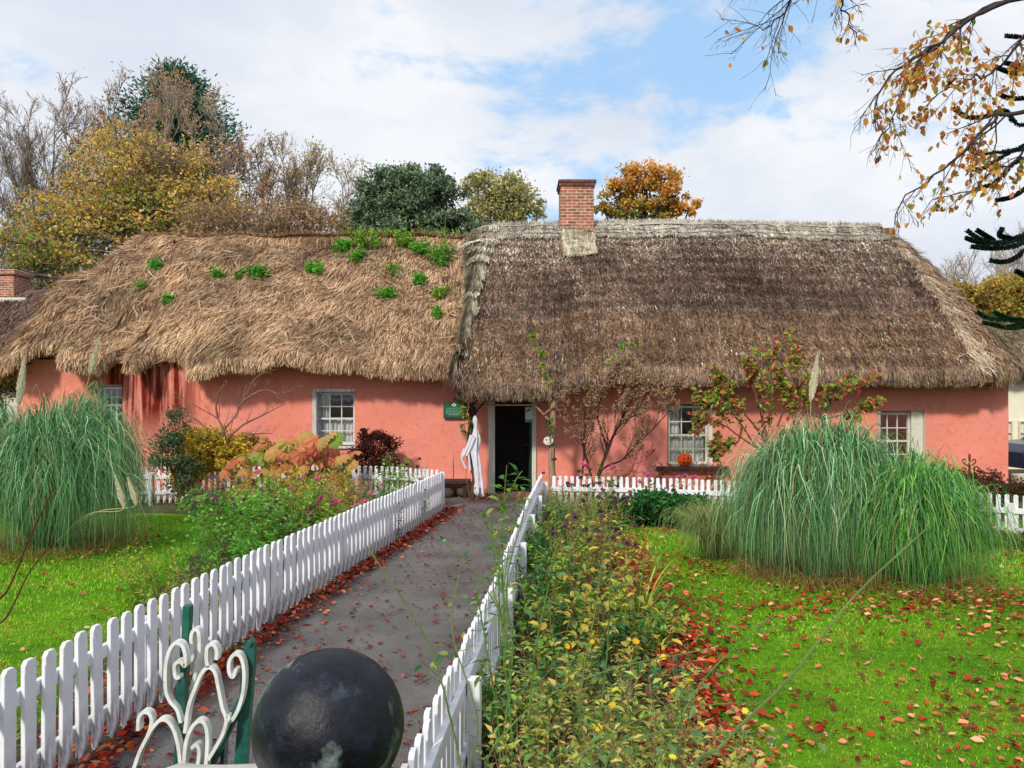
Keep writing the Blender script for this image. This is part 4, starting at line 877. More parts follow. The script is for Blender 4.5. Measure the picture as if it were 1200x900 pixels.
SCR = [
 ([(243, 372), (228, 374), (222, 350), (224, 322), (245, 312), (262, 330), (264, 290), (252, 250), (226, 240), (203, 268), (188, 330), (188, 420), (204, 465), (232, 500), (246, 550)], 0),
 ([(280, 320), (292, 290), (286, 225), (293, 195), (308, 188), (318, 215), (316, 290), (300, 370), (282, 430), (268, 500), (264, 570)], .05),
 ([(262, 590), (276, 490), (300, 420), (325, 362), (352, 335), (378, 352), (392, 410), (408, 490), (424, 540), (410, 592)], 0),
 ([(384, 305), (386, 270), (372, 246), (350, 256), (346, 300), (352, 334)], 0),
 ([(462, 340), (448, 372), (434, 350), (436, 308), (456, 284), (480, 296), (492, 350), (488, 430), (468, 500), (440, 545), (430, 520)], 0),
 ([(424, 545), (410, 592), (385, 640), (352, 694)], -.02),
 ([(80, 580), (84, 530), (104, 508), (128, 520), (132, 556), (118, 600), (88, 660), (60, 740)], 0),
 ([(112, 612), (136, 570), (166, 540), (196, 544), (222, 585), (238, 650), (246, 720)], -.01),
 ([(258, 720), (266, 630), (288, 570), (316, 544), (340, 556), (350, 610), (344, 720)], -.01),
 ([(286, 650), (306, 636), (318, 660), (312, 720)], 0)]
for pts, dy in SCR:
    mb = MB(); sweep(mb, [z2(a, b, YG+dy) for a, b in pts], .024, .0085, (.7,)*3, len(pts)*6); mb.build('scroll', WHITEI, t, False)
def green_bar(pts, w_, th_, name):
    mb = MB(); sweep(mb, pts, .028, w_, (.02, .1, .08), 16); mb.build(name, GREENP, t)
green_bar([z2(268, 98, YG+.06), z2(264, 200, YG+.06), z2(250, 420, YG+.04), z2(230, 760, YG+.04)], .017, .02, 'bar')
green_bar([z2(246, 400, YG+.02), z2(244, 560, YG+.02), z2(246, 760, YG+.02)], .022, .02, 'bar')
green_bar([z2(478, 470, YG+.02), z2(420, 590, YG+.02), z2(366, 700, YG+.02), z2(352, 730, YG+.02)], .020, .02, 'bar')
green_bar([z2(414, 590, YG+.05), z2(405, 760, YG+.05)], .010, .02, 'bar')
mb = MB(); top = z2(514, 222, YG+.03); bot = z2(474, 760, YG+.03); hw = .0150
pr = [(-1, 0), (-1, .9), (-.7, .97), (0, 1), (.7, .97), (1, .9), (1, 0)]
fr_ = [bot+(top-bot)*b+np.array([hw*a, -.012, 0]) for a, b in pr]; bk = [q+[0, .024, 0] for q in fr_]; mb.add(fr_+bk, [(i, (i+1) % 7, 7+(i+1) % 7, 7+i) for i in range(7)], (.02, .1, .08)); mb.add(fr_, [tuple(range(7))], (.02, .1, .08)); mb.add(bk, [tuple(range(7))[::-1]], (.02, .1, .08))
gp = mb.build('post', GREENP, t)
mb = MB(); q = z2(508, 245, YG+.018); tubes(mb, np.array([[q, q-[0, .008, 0]]]), np.array([[.008, .007]]), 12, (.02, .1, .08)); mb.add([q+[.007*math.cos(a), -.008, .007*math.sin(a)] for a in np.linspace(0, 6.283, 13)[:-1]], [tuple(range(12))], (.02, .1, .08)); mb.build('bolt', GREENP, gp)
mb = MB(); box(mb, (z2(60, 0)[0]-.02, YG-.01, .10), (z2(490, 0)[0], YG+.03, .14), (.02, .1, .08)); mb.build('rail', GREENP, t)
mb = MB(); box(mb, (z2(60, 0)[0]-.01, YG-.012, .08), (z2(60, 0)[0]+.012, YG+.012, z2(0, 730)[2]), (.02, .1, .08)); mb.build('post', GREENP, t)
for xx in (250, 346, 310): mb = MB(); box(mb, (z2(xx, 0)[0]-.006, YG-.006, .14), (z2(xx, 0)[0]+.006, YG+.006, z2(0, 722)[2]), (.02, .1, .08)); mb.build('bar', GREENP, t)
# rusty scrolled finial among the shrubs at right
Yf = 15.6; t = thing('iron_finial', 'rusty iron finial with small scrolls before the right end wall', 'ornament', W(1136, 590, Yf)*[1, 1, 0])
RUST = m_plain('rusty_iron', lin(104, 52, 42), .85, 30, .4, .4)
def z3(x, y): return W(1040+x/4.5, 440+y/4.5, Yf)
mb = MB(); ctube(mb, [z3(432, 415), z3(432, 700)], .02, .02, 6, (.2,)*3, 4); mb.build('rod', RUST, t)
for pts in ([(432, 480), (450, 470), (465, 452), (455, 440), (446, 452)], [(432, 480), (414, 470), (394, 452), (404, 440), (414, 452)], [(432, 520), (410, 520), (390, 500), (400, 485), (412, 500)], [(452, 490), (470, 480), (492, 500), (520, 515), (560, 520)], [(400, 530), (360, 520), (330, 540)]):
    mb = MB(); ctube(mb, [z3(*q) for q in pts], .014, .012, 5, (.2,)*3, 12); mb.build('scroll', RUST, t)

# ================================================================== TREES
def T2(*rgb): return [lin(*c) for c in rgb]
BK = lin(112, 102, 92); BKD = lin(58, 50, 46); BKL = lin(148, 136, 124)
def bare_tree(name, label, px, py_top, Y, spread_px, seed, bark=BK, trunks=1, leafpal=None, nleaf=0, lsize=.09, cat='tree', levels=(9, 8, 7), zb=0.0, lean=0.0, group=None, thick=.16, low=.25, lz=None):
    """tree reaching the photo row py_top at depth Y"""
    global R
    R = np.random.default_rng(seed)
    top = W(px, py_top, Y)[2]; sp = spread_px/F*Y; base = np.array([W(px, 0, Y)[0], Y, zb]); H = top-zb
    t = thing(name, label, cat, base, group)
    P0, R0 = [], []
    for k in range(trunks):
        b = base+np.array([R.normal(0, .35), R.normal(0, .35), 0])*(trunks > 1); e = base+np.array([((k+.5)/trunks-.5)*sp*1.5*(trunks > 1)+R.normal(0, .1)*sp+lean, R.normal(0, .3)*sp*.5, H*R.uniform(.80, .97)])
        P = smooth([b, b+(e-b)*.35+[R.normal(0, .2), 0, 0], b+(e-b)*.7+[R.normal(0, .25), R.normal(0, .2), 0], e], 10); P0.append(P); R0.append(np.linspace(thick/trunks**.35, .012, 10))
    P0 = np.array(P0); R0 = np.array(R0); mb = MB(); tubes(mb, P0, R0, 7, bark)
    ra = sp/H*1.25
    P1, R1 = grow(P0, R0, levels[0], ra, (.45, 1.0), .30, 6, .06, low, .22, .55, .025); tubes(mb, P1, R1, 5, bark)
    P2, R2 = grow(P1, R1, levels[1], .5, (.4, 1.0), .15, 5, .08, .2, .15, .55, .012); tubes(mb, P2, R2, 4, bark)
    mb.build('trunk', BARK, t)
    mb = MB(); P3, R3 = grow(P2, R2, levels[2], .5, (.3, .8), .2, 4, .09, .15, .1, .6, .009*Y/35); tubes(mb, P3, R3, 3, np.array(bark)*1.25)
    P4, R4 = grow(P3[::2], R3[::2], 3, .5, (.3, .8), .1, 3, .1, .2, .0, .7, .008*Y/35); tubes(mb, P4, R4, 3, np.array(bark)*1.35)
    mb.build('twigs', BARK, t)
    if nleaf:
        src = np.concatenate([P3[:, -2:].reshape(-1, 3), P4[:, -1]]); 
        if lz is not None: src = src[src[:, 2] < zb+H*lz]
        P = src[R.integers(0, len(src), nleaf)]+R.normal(0, .12, (nleaf, 3)); mb = MB()
        leaves(mb, P, rdir(nleaf), rdir(nleaf), R.uniform(.6, 1.3, nleaf)*lsize*.75, R.uniform(.5, .9, nleaf)*lsize*.7, pick(np.array(leafpal)*1.15, nleaf, .18)); mb.build('crown', LEAF, t)
    return t
def lobed_tree(name, label, base, lobes, pal, seed, ntw=26, nleaf=16000, lsize=.14, bark=BKD, clump=.35, trunk_r=.25, cat='tree', palfn=None, nclump=60, leafmat=None, flat=.7, up=0.0, group=None, shell=.55, mid=.45):
    """limbs reach into each lobe (centre, radii); leaf clumps sit about the branch ends"""
    global R
    R = np.random.default_rng(seed); base = np.array(base, float); t = thing(name, label, cat, base, group); mb = MB()
    lobes = [(np.array(c, float), np.array(r, float)*np.ones(3)) for c, r in lobes]
    top = max(c[2]+r[2]*.4 for c, r in lobes); cx = np.mean([c for c, r in lobes], 0)
    T = smooth([base, base+(np.array([cx[0], cx[1], top])-base)*.4+[.1, 0, 0], [cx[0], cx[1], top]], 14); tr = np.linspace(trunk_r, trunk_r*.25, 14); tubes(mb, T[None], tr[None], 8, bark)
    vol = np.array([np.prod(r) for c, r in lobes])**.8; vol = vol/vol.sum(); Ps, CC, CR = [], [], []
    for (c, r), w_ in zip(lobes, vol):
        k = int(np.clip((c[2]-r[2]-base[2])/max(top-base[2], .1)*13*.8, 2, 12)); s = T[k]
        L = smooth([s, s+(c-s)*.5+[0, 0, -.1*np.linalg.norm(c-s)], c], 8); tubes(mb, L[None], np.linspace(tr[k]*.55, tr[k]*.2, 8)[None], 6, bark)
        m = max(6, int(nclump*w_*len(lobes)/max(len(lobes), 1)*1.0)); d = rdir(m, 1.0); q = c+d*r*(shell+(1-shell)*R.random((m, 1))**.5)*R.uniform(.75, 1.08, (m, 1))
        a = c+d*r*.15+R.normal(0, .25, (m, 3))*r; midp = (a+q)/2+[0, 0, .0]
        B = np.stack([a, a+(q-a)*.33+R.normal(0, .05, (m, 3))*r, a+(q-a)*.66+R.normal(0, .05, (m, 3))*r, q], 1); tubes(mb, B, np.full((m, 1), max(tr[k]*.16, .004))*np.array([1, .8, .55, .25]), 4, bark); Ps.append(B)
        CC.append(q); CR.append(np.full(m, r.mean()))
    B = np.concatenate(Ps); rb = np.full((len(B), 4), trunk_r*.06)*np.array([1, .8, .6, .4])
    Q, rq = grow(B, rb, 5, .45, (.4, 1.1), .1, 4, .08, .4, 0, .6, trunk_r*.02); tubes(mb, Q, rq, 3, bark); mb.build('trunk', BARK, t)
    CC = np.concatenate(CC); CR = np.concatenate(CR); i = R.integers(0, len(CC), nleaf); sg = clump*CR[i][:, None]
    P = CC[i]+R.normal(0, 1, (nleaf, 3))*sg*[1, 1, flat]*.55
    cj = R.normal(0, .13, len(CC))
    c = pick(pal, nleaf, .14) if palfn is None else palfn(P, i)
    c = c*(1+cj[i])[:, None]; mb = MB()
    nn = unit(rdir(nleaf)+np.array([0, 0, .8])); leaves(mb, P, unit(rdir(nleaf)+np.array([0, 0, up])), nn, R.uniform(.6, 1.3, nleaf)*lsize, R.uniform(.45, .8, nleaf)*lsize, c)
    mb.build('crown', leafmat or LEAF, t); return t
def LB(px, py, Y, rx, rz, ry=None):   # lobe from photo pixels
    return (W(px, py, Y), (rx/F*Y, (ry or (rx+rz)/2)/F*Y, rz/F*Y))
YEL = T2((232, 192, 84), (218, 182, 92), (204, 192, 92), (232, 196, 120), (212, 170, 124), (204, 172, 140), (172, 180, 92)); GRN = T2((140, 166, 80), (158, 178, 84), (112, 140, 70))
def pf_yellow(P, i):
    n = len(P); zt = (P[:, 2]-5)/6; a = pick(YEL, n, .14); b = pick(GRN, n, .14); k = R.random(n) < np.clip(.75-.9*zt+.5*fbm(P, .35, 2), .05, .9); return np.where(k[:, None], b, a)
lobed_tree('autumn_tree', 'large yellow and green autumn tree spreading behind the left end of the shaggy roof', W(150, 470, 32)*[1, 1, 0], [LB(80, 250, 32, 60, 40), LB(40, 290, 31, 50, 40), LB(130, 215, 32, 70, 45), LB(190, 200, 32, 60, 45), LB(115, 275, 31, 75, 45), LB(190, 250, 32, 70, 40), LB(245, 240, 32, 50, 35), LB(60, 320, 31, 60, 30), LB(150, 170, 33, 45, 25)], YEL, 21, nleaf=16500, lsize=.17, palfn=pf_yellow, clump=.36, nclump=300, bark=BK, trunk_r=.3, flat=.5, mid=.5)
def conifer(name, label, px, top, bot, Y, wpx, seed, pal):
    global R
    R = np.random.default_rng(seed); b = W(px, bot, Y); b[2] = 0; tz = W(px, top, Y)[2]; t = thing(name, label, 'tree', b); H = tz; mb = MB(); tubes(mb, np.array([[b, b+[0, 0, H*.5], b+[0, 0, H]]]), np.array([[.35, .2, .04]]), 7, BKD)
    n = 230; f = R.random(n)**.7*.6+.40; z = H*f; az = R.uniform(0, 6.3, n); rad = wpx/F*Y*np.clip(((1-f)*1.2)**.62+.06, 0, 1)*R.uniform(.45, 1.25, n)
    s = np.linspace(0, 1, 5)[None, :, None]; D = np.stack([np.cos(az), np.sin(az), az*0+.15], -1)[:, None]; B = (b+np.stack([z*0, z*0, z], -1))[:, None]+D*rad[:, None, None]*s; B[..., 2] += (.35*s[..., 0]**2*rad[:, None]); tubes(mb, B, np.full((n, 5), .05)*np.linspace(1, .2, 5), 4, BKD); mb.build('trunk', BARK, t)
    m = 27000; i = R.integers(0, n, m); f2 = R.random(m)**.7; j = np.minimum((f2*4).astype(int), 3); fr = (f2*4-j)[:, None]; P = B[i, j]*(1-fr)+B[i, j+1]*fr+R.normal(0, 1, (m, 3))*np.array([.28, .28, .2])*1.1
    mb = MB(); leaves(mb, P, unit(D[i, 0]+rdir(m)*.8+[0, 0, .3]), rdir(m), R.uniform(.15, .34, m), R.uniform(.05, .1, m), pick(pal, m, .2)); mb.build('crown', LEAF, t)
conifer('conifer', 'dark blue green conifer rising behind the yellow tree at left', 205, 92, 300, 38, 125, 31, T2((74, 124, 100), (54, 98, 82), (98, 142, 108)))
lobed_tree('holm_oak', 'rounded dark evergreen oak behind the middle of the shaggy roof', W(475, 470, 33)*[1, 1, 0], [LB(478, 235, 33, 50, 42), LB(440, 250, 33, 42, 38), LB(515, 240, 33, 40, 35), LB(420, 280, 32, 30, 30), LB(535, 268, 32, 34, 26), LB(475, 280, 32, 60, 30), LB(500, 215, 33, 30, 22), LB(455, 222, 33, 26, 22)], T2((108, 134, 104), (134, 160, 122), (74, 100, 78), (164, 180, 140)), 41, nleaf=36000, lsize=.15, clump=.23, nclump=330, trunk_r=.4, flat=.6)
lobed_tree('olive_tree', 'loose olive brown tree between the evergreen oak and the chimney', W(590, 470, 36)*[1, 1, 0], [LB(570, 225, 36, 26, 22), LB(595, 222, 36, 24, 18), LB(610, 240, 36, 26, 18), LB(580, 250, 36, 34, 22), LB(632, 246, 36, 14, 10), LB(552, 212, 36, 10, 8)], T2((196, 192, 128), (172, 174, 116), (212, 196, 134), (152, 160, 104)), 43, nleaf=5600, lsize=.17, clump=.4, nclump=150, trunk_r=.3, bark=BK)
def pf_or(P, i):
    n = len(P); k = R.random(n) < np.clip(.9-(P[:, 2]-10)/2.6+.6*fbm(P, .5, 2), .04, .9); return np.where(k[:, None], pick(T2((176, 170, 76), (144, 150, 70)), n, .14), pick(T2((234, 178, 92), (220, 154, 82), (238, 196, 110)), n, .14))
lobed_tree('orange_tree', 'orange and green autumn tree right behind the brick chimney', W(755, 470, 36)*[1, 1, 0], [LB(752, 205, 36, 26, 16), LB(735, 215, 36, 18, 18), LB(775, 213, 36, 22, 16), LB(722, 232, 36, 20, 18), LB(792, 230, 36, 22, 16), LB(757, 232, 36, 24, 18), LB(708, 246, 36, 14, 12), LB(808, 243, 36, 13, 9), LB(735, 248, 36, 24, 12), LB(780, 248, 36, 26, 10)], YEL, 45, nleaf=9500, lsize=.16, palfn=pf_or, clump=.36, nclump=120, trunk_r=.3)
for k, (px, top, Y, sp, tr, lf_, n_, lab) in enumerate([
    (5, 130, 34, 60, 3, None, 0, 'bare grey tree at the far left edge of the picture'),
    (62, 130, 35, 60, 3, None, 0, 'bare branching tree second from the left edge'),
    (100, 100, 36, 60, 3, T2((206, 160, 110), (190, 140, 90)), 2600, 'tall bare tree with brown remnants behind the yellow tree'),
    (168, 78, 34, 58, 3, T2((214, 160, 106), (196, 150, 96)), 2800, 'tallest bare tree standing before the dark conifer'),
    (232, 105, 34, 55, 3, T2((196, 150, 110), (210, 170, 110)), 2200, 'bare multi stemmed tree right of the conifer top'),
    (285, 150, 33, 50, 3, T2((200, 150, 116), (180, 140, 100)), 3000, 'reddish brown thinning tree left of the middle bare tree'),
    (330, 160, 33, 50, 3, T2((206, 176, 110), (184, 164, 100), (196, 150, 110)), 3000, 'bare tree with a few yellow leaves above the shaggy ridge'),
    (375, 175, 34, 45, 3, T2((196, 188, 130), (204, 180, 140)), 2600, 'pale bare tree just left of the evergreen oak')]):
    bare_tree('bare_tree', lab, px, top, Y, sp, 60+k, [BK, BKL, BK, BKL, BKL, BK, BK, BKL][k], tr, lf_, n_, .15, levels=(17, 10, 7), thick=.2, low=.12)
lobed_tree('hedge_shrub', 'rust brown undergrowth showing just above the shaggy ridge', W(320, 470, 30)*[1, 1, 0], [LB(290, 262, 30, 50, 26), LB(345, 262, 30, 50, 28), LB(385, 268, 30, 26, 20), LB(245, 262, 30, 40, 24)], T2((186, 150, 116), (176, 142, 108), (160, 150, 100), (206, 172, 134), (150, 130, 110)), 71, nleaf=5200, lsize=.13, clump=.5, nclump=120, trunk_r=.15, bark=BK)
bare_tree('bare_tree', 'bare tree with faint orange leaves behind the right hip of the brown roof', 1128, 305, 42, 62, 81, BKL, 4, T2((206, 160, 96), (200, 170, 90)), 2200, .17, levels=(9, 7, 6), lz=.72)
bare_tree('bare_tree', 'pale bare tree at the far right edge above the golden thatch', 1182, 296, 42, 50, 82, BKL, 4, T2((196, 170, 90), (200, 180, 110)), 2200, .17, levels=(9, 7, 6), lz=.7)
lobed_tree('yellow_bush', 'yellow green bushy growth above the golden thatched roof at right', W(1180, 470, 40)*[1, 1, 0], [LB(1150, 350, 40, 30, 22), LB(1190, 348, 40, 34, 26), LB(1230, 345, 40, 30, 26), LB(1125, 348, 40, 18, 18)], T2((184, 168, 76), (160, 152, 70), (198, 160, 80)), 83, nleaf=9000, lsize=.2, clump=.45, nclump=120, trunk_r=.2, bark=BK)
lobed_tree('yellow_shrub', 'yellowing shrub peeping out below the left end of the shaggy roof', W(8, 470, 20)*[1, 1, 0], [LB(8, 440, 20, 22, 14), LB(0, 460, 20, 22, 16), LB(-20, 440, 20, 22, 24)], T2((120, 120, 40), (150, 130, 50), (80, 90, 34)), 84, nleaf=2600, lsize=.09, clump=.4, nclump=50, trunk_r=.06)

# ---- beech overhead: trunk stands out of frame to the right
R = np.random.default_rng(5); YB = 6.5
t = thing('beech_tree', 'autumn beech whose leafy branches hang into the top right corner', 'tree', (7.6, 5.6, 0))
mb = MB(); ctube(mb, [(7.6, 5.6, 0), (7.5, 5.6, 3), (7.7, 5.7, 6.5), (7.5, 5.8, 10)], .34, .16, 12, BK, 16, .1)
BO = [([(1480, 60), (1260, -30), (1175, 0), (1130, 25), (1090, 60), (1065, 95), (1045, 140), (1030, 165)], .014, 0),
      ([(1480, 60), (1300, 60), (1220, 120), (1193, 133), (1167, 133), (1163, 143), (1133, 173), (1100, 203), (1067, 227), (1047, 263)], .026, .2),
      ([(1480, 60), (1330, -20), (1193, 0), (1153, 13), (1120, 33), (1090, 57), (1053, 80), (1027, 117), (1027, 157)], .026, -.3),
      ([(1460, 20), (1300, -90), (1100, -70), (960, -40), (930, -5), (917, 17), (893, 37)], .024, -.2),
      ([(1300, -90), (1150, -80), (1050, -60), (1000, -30), (987, 0), (992, 20), (1003, 43)], .018, .1),
      ([(1480, 60), (1300, 10), (1230, 20), (1190, 55), (1160, 85), (1130, 95), (1080, 120)], .02, .4),
      ([(1480, 60), (1280, 180), (1215, 165), (1190, 190), (1160, 200), (1140, 222), (1090, 235)], .016, .5)]
bp, br = [], []
for pts, r0, dy in BO:
    P = smooth([W(a, b, YB+dy) for a, b in pts], 30); P = P+R.normal(0, .012, P.shape); r = np.linspace(r0, .004, 30); tubes(mb, P[None], r[None], 7, lin(64, 56, 58)); bp.append(P[8:]); br.append(r[8:])
mb.build('trunk', BARK, t, True)
bp = np.array(bp); br = np.array(br); dk = lin(72, 62, 62)
mb = MB(); Q1, r1 = grow(bp, br, 14, .32, (.35, .9), -.05, 6, .04, .1, -.10, .5, .004); tubes(mb, Q1, r1, 4, dk)
Q2, r2 = grow(Q1, r1, 6, .5, (.4, .9), -.05, 5, .05, .15, -.1, .6, .0022); tubes(mb, Q2, r2, 3, dk); Q3, r3 = grow(Q2[::2], r2[::2], 3, .5, (.4, .9), 0, 3, .05, .2, 0, .6, .0015); tubes(mb, Q3, r3, 3, dk); mb.build('twigs', BARK, t)
src = np.concatenate([Q1[:, 2:].reshape(-1, 3), Q2[:, 1:].reshape(-1, 3)]); sx = HX+src[:, 0]*F/src[:, 1]; sy = HY-(src[:, 2]-CZ)*F/src[:, 1]
wgt = (.08+sstep(1010, 1100, sx)*.9)*(1-.7*sstep(180, 230, sy)); src = src[R.random(len(src)) < wgt]; nl = min(860, len(src)); P = src[R.choice(len(src), nl, replace=False)]+R.normal(0, .02, (nl, 3))
mb = MB(); D = unit(rdir(nl)*.6+[0, 0, -.75]); leaves(mb, P, D, rdir(nl), R.uniform(.045, .075, nl), R.uniform(.032, .05, nl), pick(T2((214, 146, 56), (220, 164, 74), (170, 90, 58), (200, 172, 66), (146, 156, 60), (204, 124, 66)), nl, .15, (4, 4, 2, 2, 1.2, 2)), True, .15); mb.build('leaves', LEAF, t)
# ---- monkey puzzle: trunk out of frame
t = thing('monkey_puzzle_tree', 'dark spiny monkey puzzle branches reaching in from the right edge', 'tree', (10.2, 10.2, 0))
mb = MB(); ctube(mb, [(10.2, 10.2, 0), (10.1, 10.2, 5), (10.2, 10.2, 9.5)], .26, .1, 12, lin(60, 56, 54), 12); mb.build('trunk', BARK, t, True)
MPK = [[(1500, 250), (1300, 245), (1230, 262), (1200, 275), (1165, 284), (1146, 279), (1133, 270)], [(1230, 262), (1195, 281), (1160, 286), (1143, 283), (1132, 279)], [(1230, 262), (1195, 286), (1165, 291), (1138, 289)], [(1185, 280), (1172, 276), (1174, 268)], [(1165, 283), (1156, 277), (1145, 270)],
       [(1500, 250), (1300, 255), (1215, 285), (1190, 302), (1175, 307), (1160, 305)], [(1500, 340), (1300, 350), (1230, 368), (1200, 376), (1160, 373), (1145, 366)], [(1230, 370), (1190, 384), (1152, 378)], [(1200, 376), (1180, 373), (1165, 366)], [(1300, 350), (1220, 392), (1200, 382), (1180, 383)],
       [(1500, 120), (1260, 150), (1215, 165), (1180, 180), (1153, 197), (1133, 198)], [(1500, 160), (1280, 180), (1215, 185), (1190, 190), (1167, 213), (1145, 222)], [(1280, 180), (1215, 213), (1187, 230), (1167, 235)], [(1400, 90), (1250, 110), (1200, 115), (1182, 115), (1170, 110)], [(1400, 70), (1260, 90), (1210, 86), (1185, 85), (1165, 78)], [(1400, 70), (1250, 60), (1200, 76), (1178, 74)], [(1420, 160), (1260, 170), (1200, 175), (1150, 180), (1133, 173)], [(1300, 250), (1215, 318), (1190, 318)],
       [(1400, 90), (1280, 130), (1200, 147), (1177, 130), (1153, 137), (1133, 137), (1117, 127)], [(1500, 40), (1260, 40), (1210, 44), (1178, 42)]]
for k, pts in enumerate(MPK):
    P = smooth([W(a, b, 9.4+.25*math.sin(k*2.1)) for a, b in pts], 60); r = np.linspace(.021, .013, 60); mb = MB(); tubes(mb, P[None], r[None], 7, lin(22, 40, 40))
    m = 60*16; i = R.integers(0, 59, m); T = unit(P[i+1]-P[i]); pr = unit(np.cross(T, rdir(m))); Pq = P[i]+(P[i+1]-P[i])*R.random((m, 1))+pr*r[i][:, None]*.8
    gcol = T2((26, 52, 44), (38, 66, 50), (20, 38, 40)) if k not in (6, 7, 8, 9) else T2((40, 84, 48), (56, 104, 56), (26, 58, 40))
    leaves(mb, Pq, unit(pr+T*.9), np.cross(T, pr), .027, .016, pick(gcol, m, .15)); mb.build('branch', LEAF, t)

# ================================================================== GARDEN PLANTS
def stems_mesh(mb, base, n, r, H, spread, col, rad=.004, K=5, wob=.05, az=None):
    a = R.uniform(0, 6.283, n) if az is None else az; q = np.sqrt(R.random(n))*r; b = np.stack([q*np.cos(a), q*np.sin(a), np.zeros(n)-.02], -1)
    h = H*R.uniform(.55, 1.05, n); out = np.stack([np.cos(a), np.sin(a), a*0], -1)*spread*R.uniform(.2, 1.1, n)[:, None]+R.normal(0, .12, (n, 3))*[1, 1, 0]*spread
    s = np.linspace(0, 1, K)[None, :, None]; P = base+b[:, None]+np.array([0, 0, 1.])*h[:, None, None]*s+out[:, None]*s**1.6*1.0+np.cumsum(R.normal(0, 1, (n, K, 3)), 1)*[1, 1, .3]*wob*h[:, None, None]*.3*(s > 0)
    rr = np.full((n, K), rad)*np.linspace(1, .5, K); tubes(mb, P, rr, 4, pick(col, n, .12)); return P, rr
def along(P, n, t0=.2, t1=1.0, pw=1.0):
    i = R.integers(0, len(P), n); t = t0+(t1-t0)*R.random(n)**pw; f = np.minimum(t*(P.shape[1]-1), P.shape[1]-1.001); j = f.astype(int); fr = (f-j)[:, None]; a, b = P[i, j], P[i, j+1]
    return a+(b-a)*fr, unit(b-a)
PLANTS = []
def perennial(x, y, H, r, desc, bed, name='perennial', nst=14, nl=300, ls=.06, lw=.5, pal=None, stem=None, t0=.15, spread=.2, flowers=0, fpal=None, fs=.03, ftype='daisy', droopy=0.0, seed=None, z=0.0, branch=2, big=False, cat='plant', srad=.004, off=1.0):
    global R
    R = np.random.default_rng(seed if seed is not None else int(abs(x*731+y*1307)*10) % 99991)
    base = np.array([x, y, z]); t = thing(name, 'tbd', cat, base); stem = stem or T2((96, 110, 50), (120, 110, 60)); mb = MB()
    P, rr = stems_mesh(mb, base, nst, r, H, spread, stem, srad); src = P
    if branch:
        Q, rq = grow(P, rr, branch*2, .38, (.4, .9), .25, 4, .05, .3, .05, .7, srad*.5); tubes(mb, Q, rq, 3, pick(stem, len(Q), .12))
    mb.build('stems', BARK, t)
    mb = MB(); n1 = int(nl*(.5 if branch else 1)); A, TA = along(P, n1, t0, 1.0)
    if branch: B, TB = along(Q, nl-n1, .25, 1.0); A = np.concatenate([A, B]); TA = np.concatenate([TA, TB])
    n = len(A); pr = unit(np.cross(TA, rdir(n))); D = unit(pr+TA*.4+[0, 0, .1-droopy]); NN = unit(np.array([0, 0, 1.])+pr*.3+rdir(n)*.35)
    L = R.uniform(.6, 1.25, n)*ls; leaves(mb, A+pr*L[:, None]*.25*off, D, NN, L, L*lw*R.uniform(.8, 1.2, n), pick(pal, n, .16), big or ls > .055, .12, .2); mb.build('leaves', LEAF, t)
    if flowers:
        Z = np.concatenate([P[:, -1], Q[:, -1]]) if branch else P[:, -1]; Z = Z[np.argsort(-Z[:, 2]-R.random(len(Z))*.15)][:flowers*2]; Z = Z[R.permutation(len(Z))[:flowers]]
        for k, c in enumerate(Z):
            mb = MB(); col = pick(fpal, 1, .12)[0]
            if ftype == 'daisy':
                m = 9; a = np.arange(m)/m*6.283+R.random(); ax = unit(np.array([R.normal(0, .4), -.6+R.normal(0, .3), .8])); u = unit(np.cross(ax, [0, 0, 1.])+1e-3); v = np.cross(ax, u)
                D = np.cos(a)[:, None]*u+np.sin(a)[:, None]*v+ax*.25; leaves(mb, np.tile(c, (m, 1)), D, np.tile(ax, (m, 1)), fs, fs*.6, pick([col], m, .08), False, .1, .1)
            else:  # head: ball of short florets
                m = 34 if ftype == 'head' else 14; D = rdir(m); D[:, 2] = D[:, 2]*.7+.25; leaves(mb, c+D*fs*.12, D, rdir(m), fs*.62, fs*.35, pick([col], m, .15))
            mb.build('flower_head', LEAF, t)
    PLANTS.append((t, desc, bed, y)); return t
ORD = ['nearest the camera', 'second from the camera', 'third from the camera', 'fourth from the camera', 'fifth from the camera', 'sixth from the camera', 'seventh from the camera', 'eighth from the camera', 'ninth from the camera', 'tenth from the camera', 'eleventh from the camera', 'twelfth from the camera']
GR = T2((106, 166, 66), (134, 190, 76), (86, 142, 56), (158, 200, 90)); GB = T2((70, 110, 80), (90, 130, 96), (52, 88, 60))
YG = T2((190, 190, 66), (160, 178, 70), (212, 196, 76), (130, 160, 64)); YO = T2((214, 180, 62), (196, 170, 60), (170, 160, 64), (216, 150, 70)); DG = T2((46, 104, 50), (60, 124, 58), (40, 84, 46), (82, 142, 66))
STB = T2((150, 130, 90), (120, 100, 66), (100, 70, 50)); STG = T2((90, 120, 50), (110, 130, 60))
PK = T2((238, 140, 184), (222, 110, 160)); PU = T2((120, 84, 110), (96, 66, 84), (140, 104, 110))
BL, BR_ = 'beside the left path fence', 'beside the right path fence'
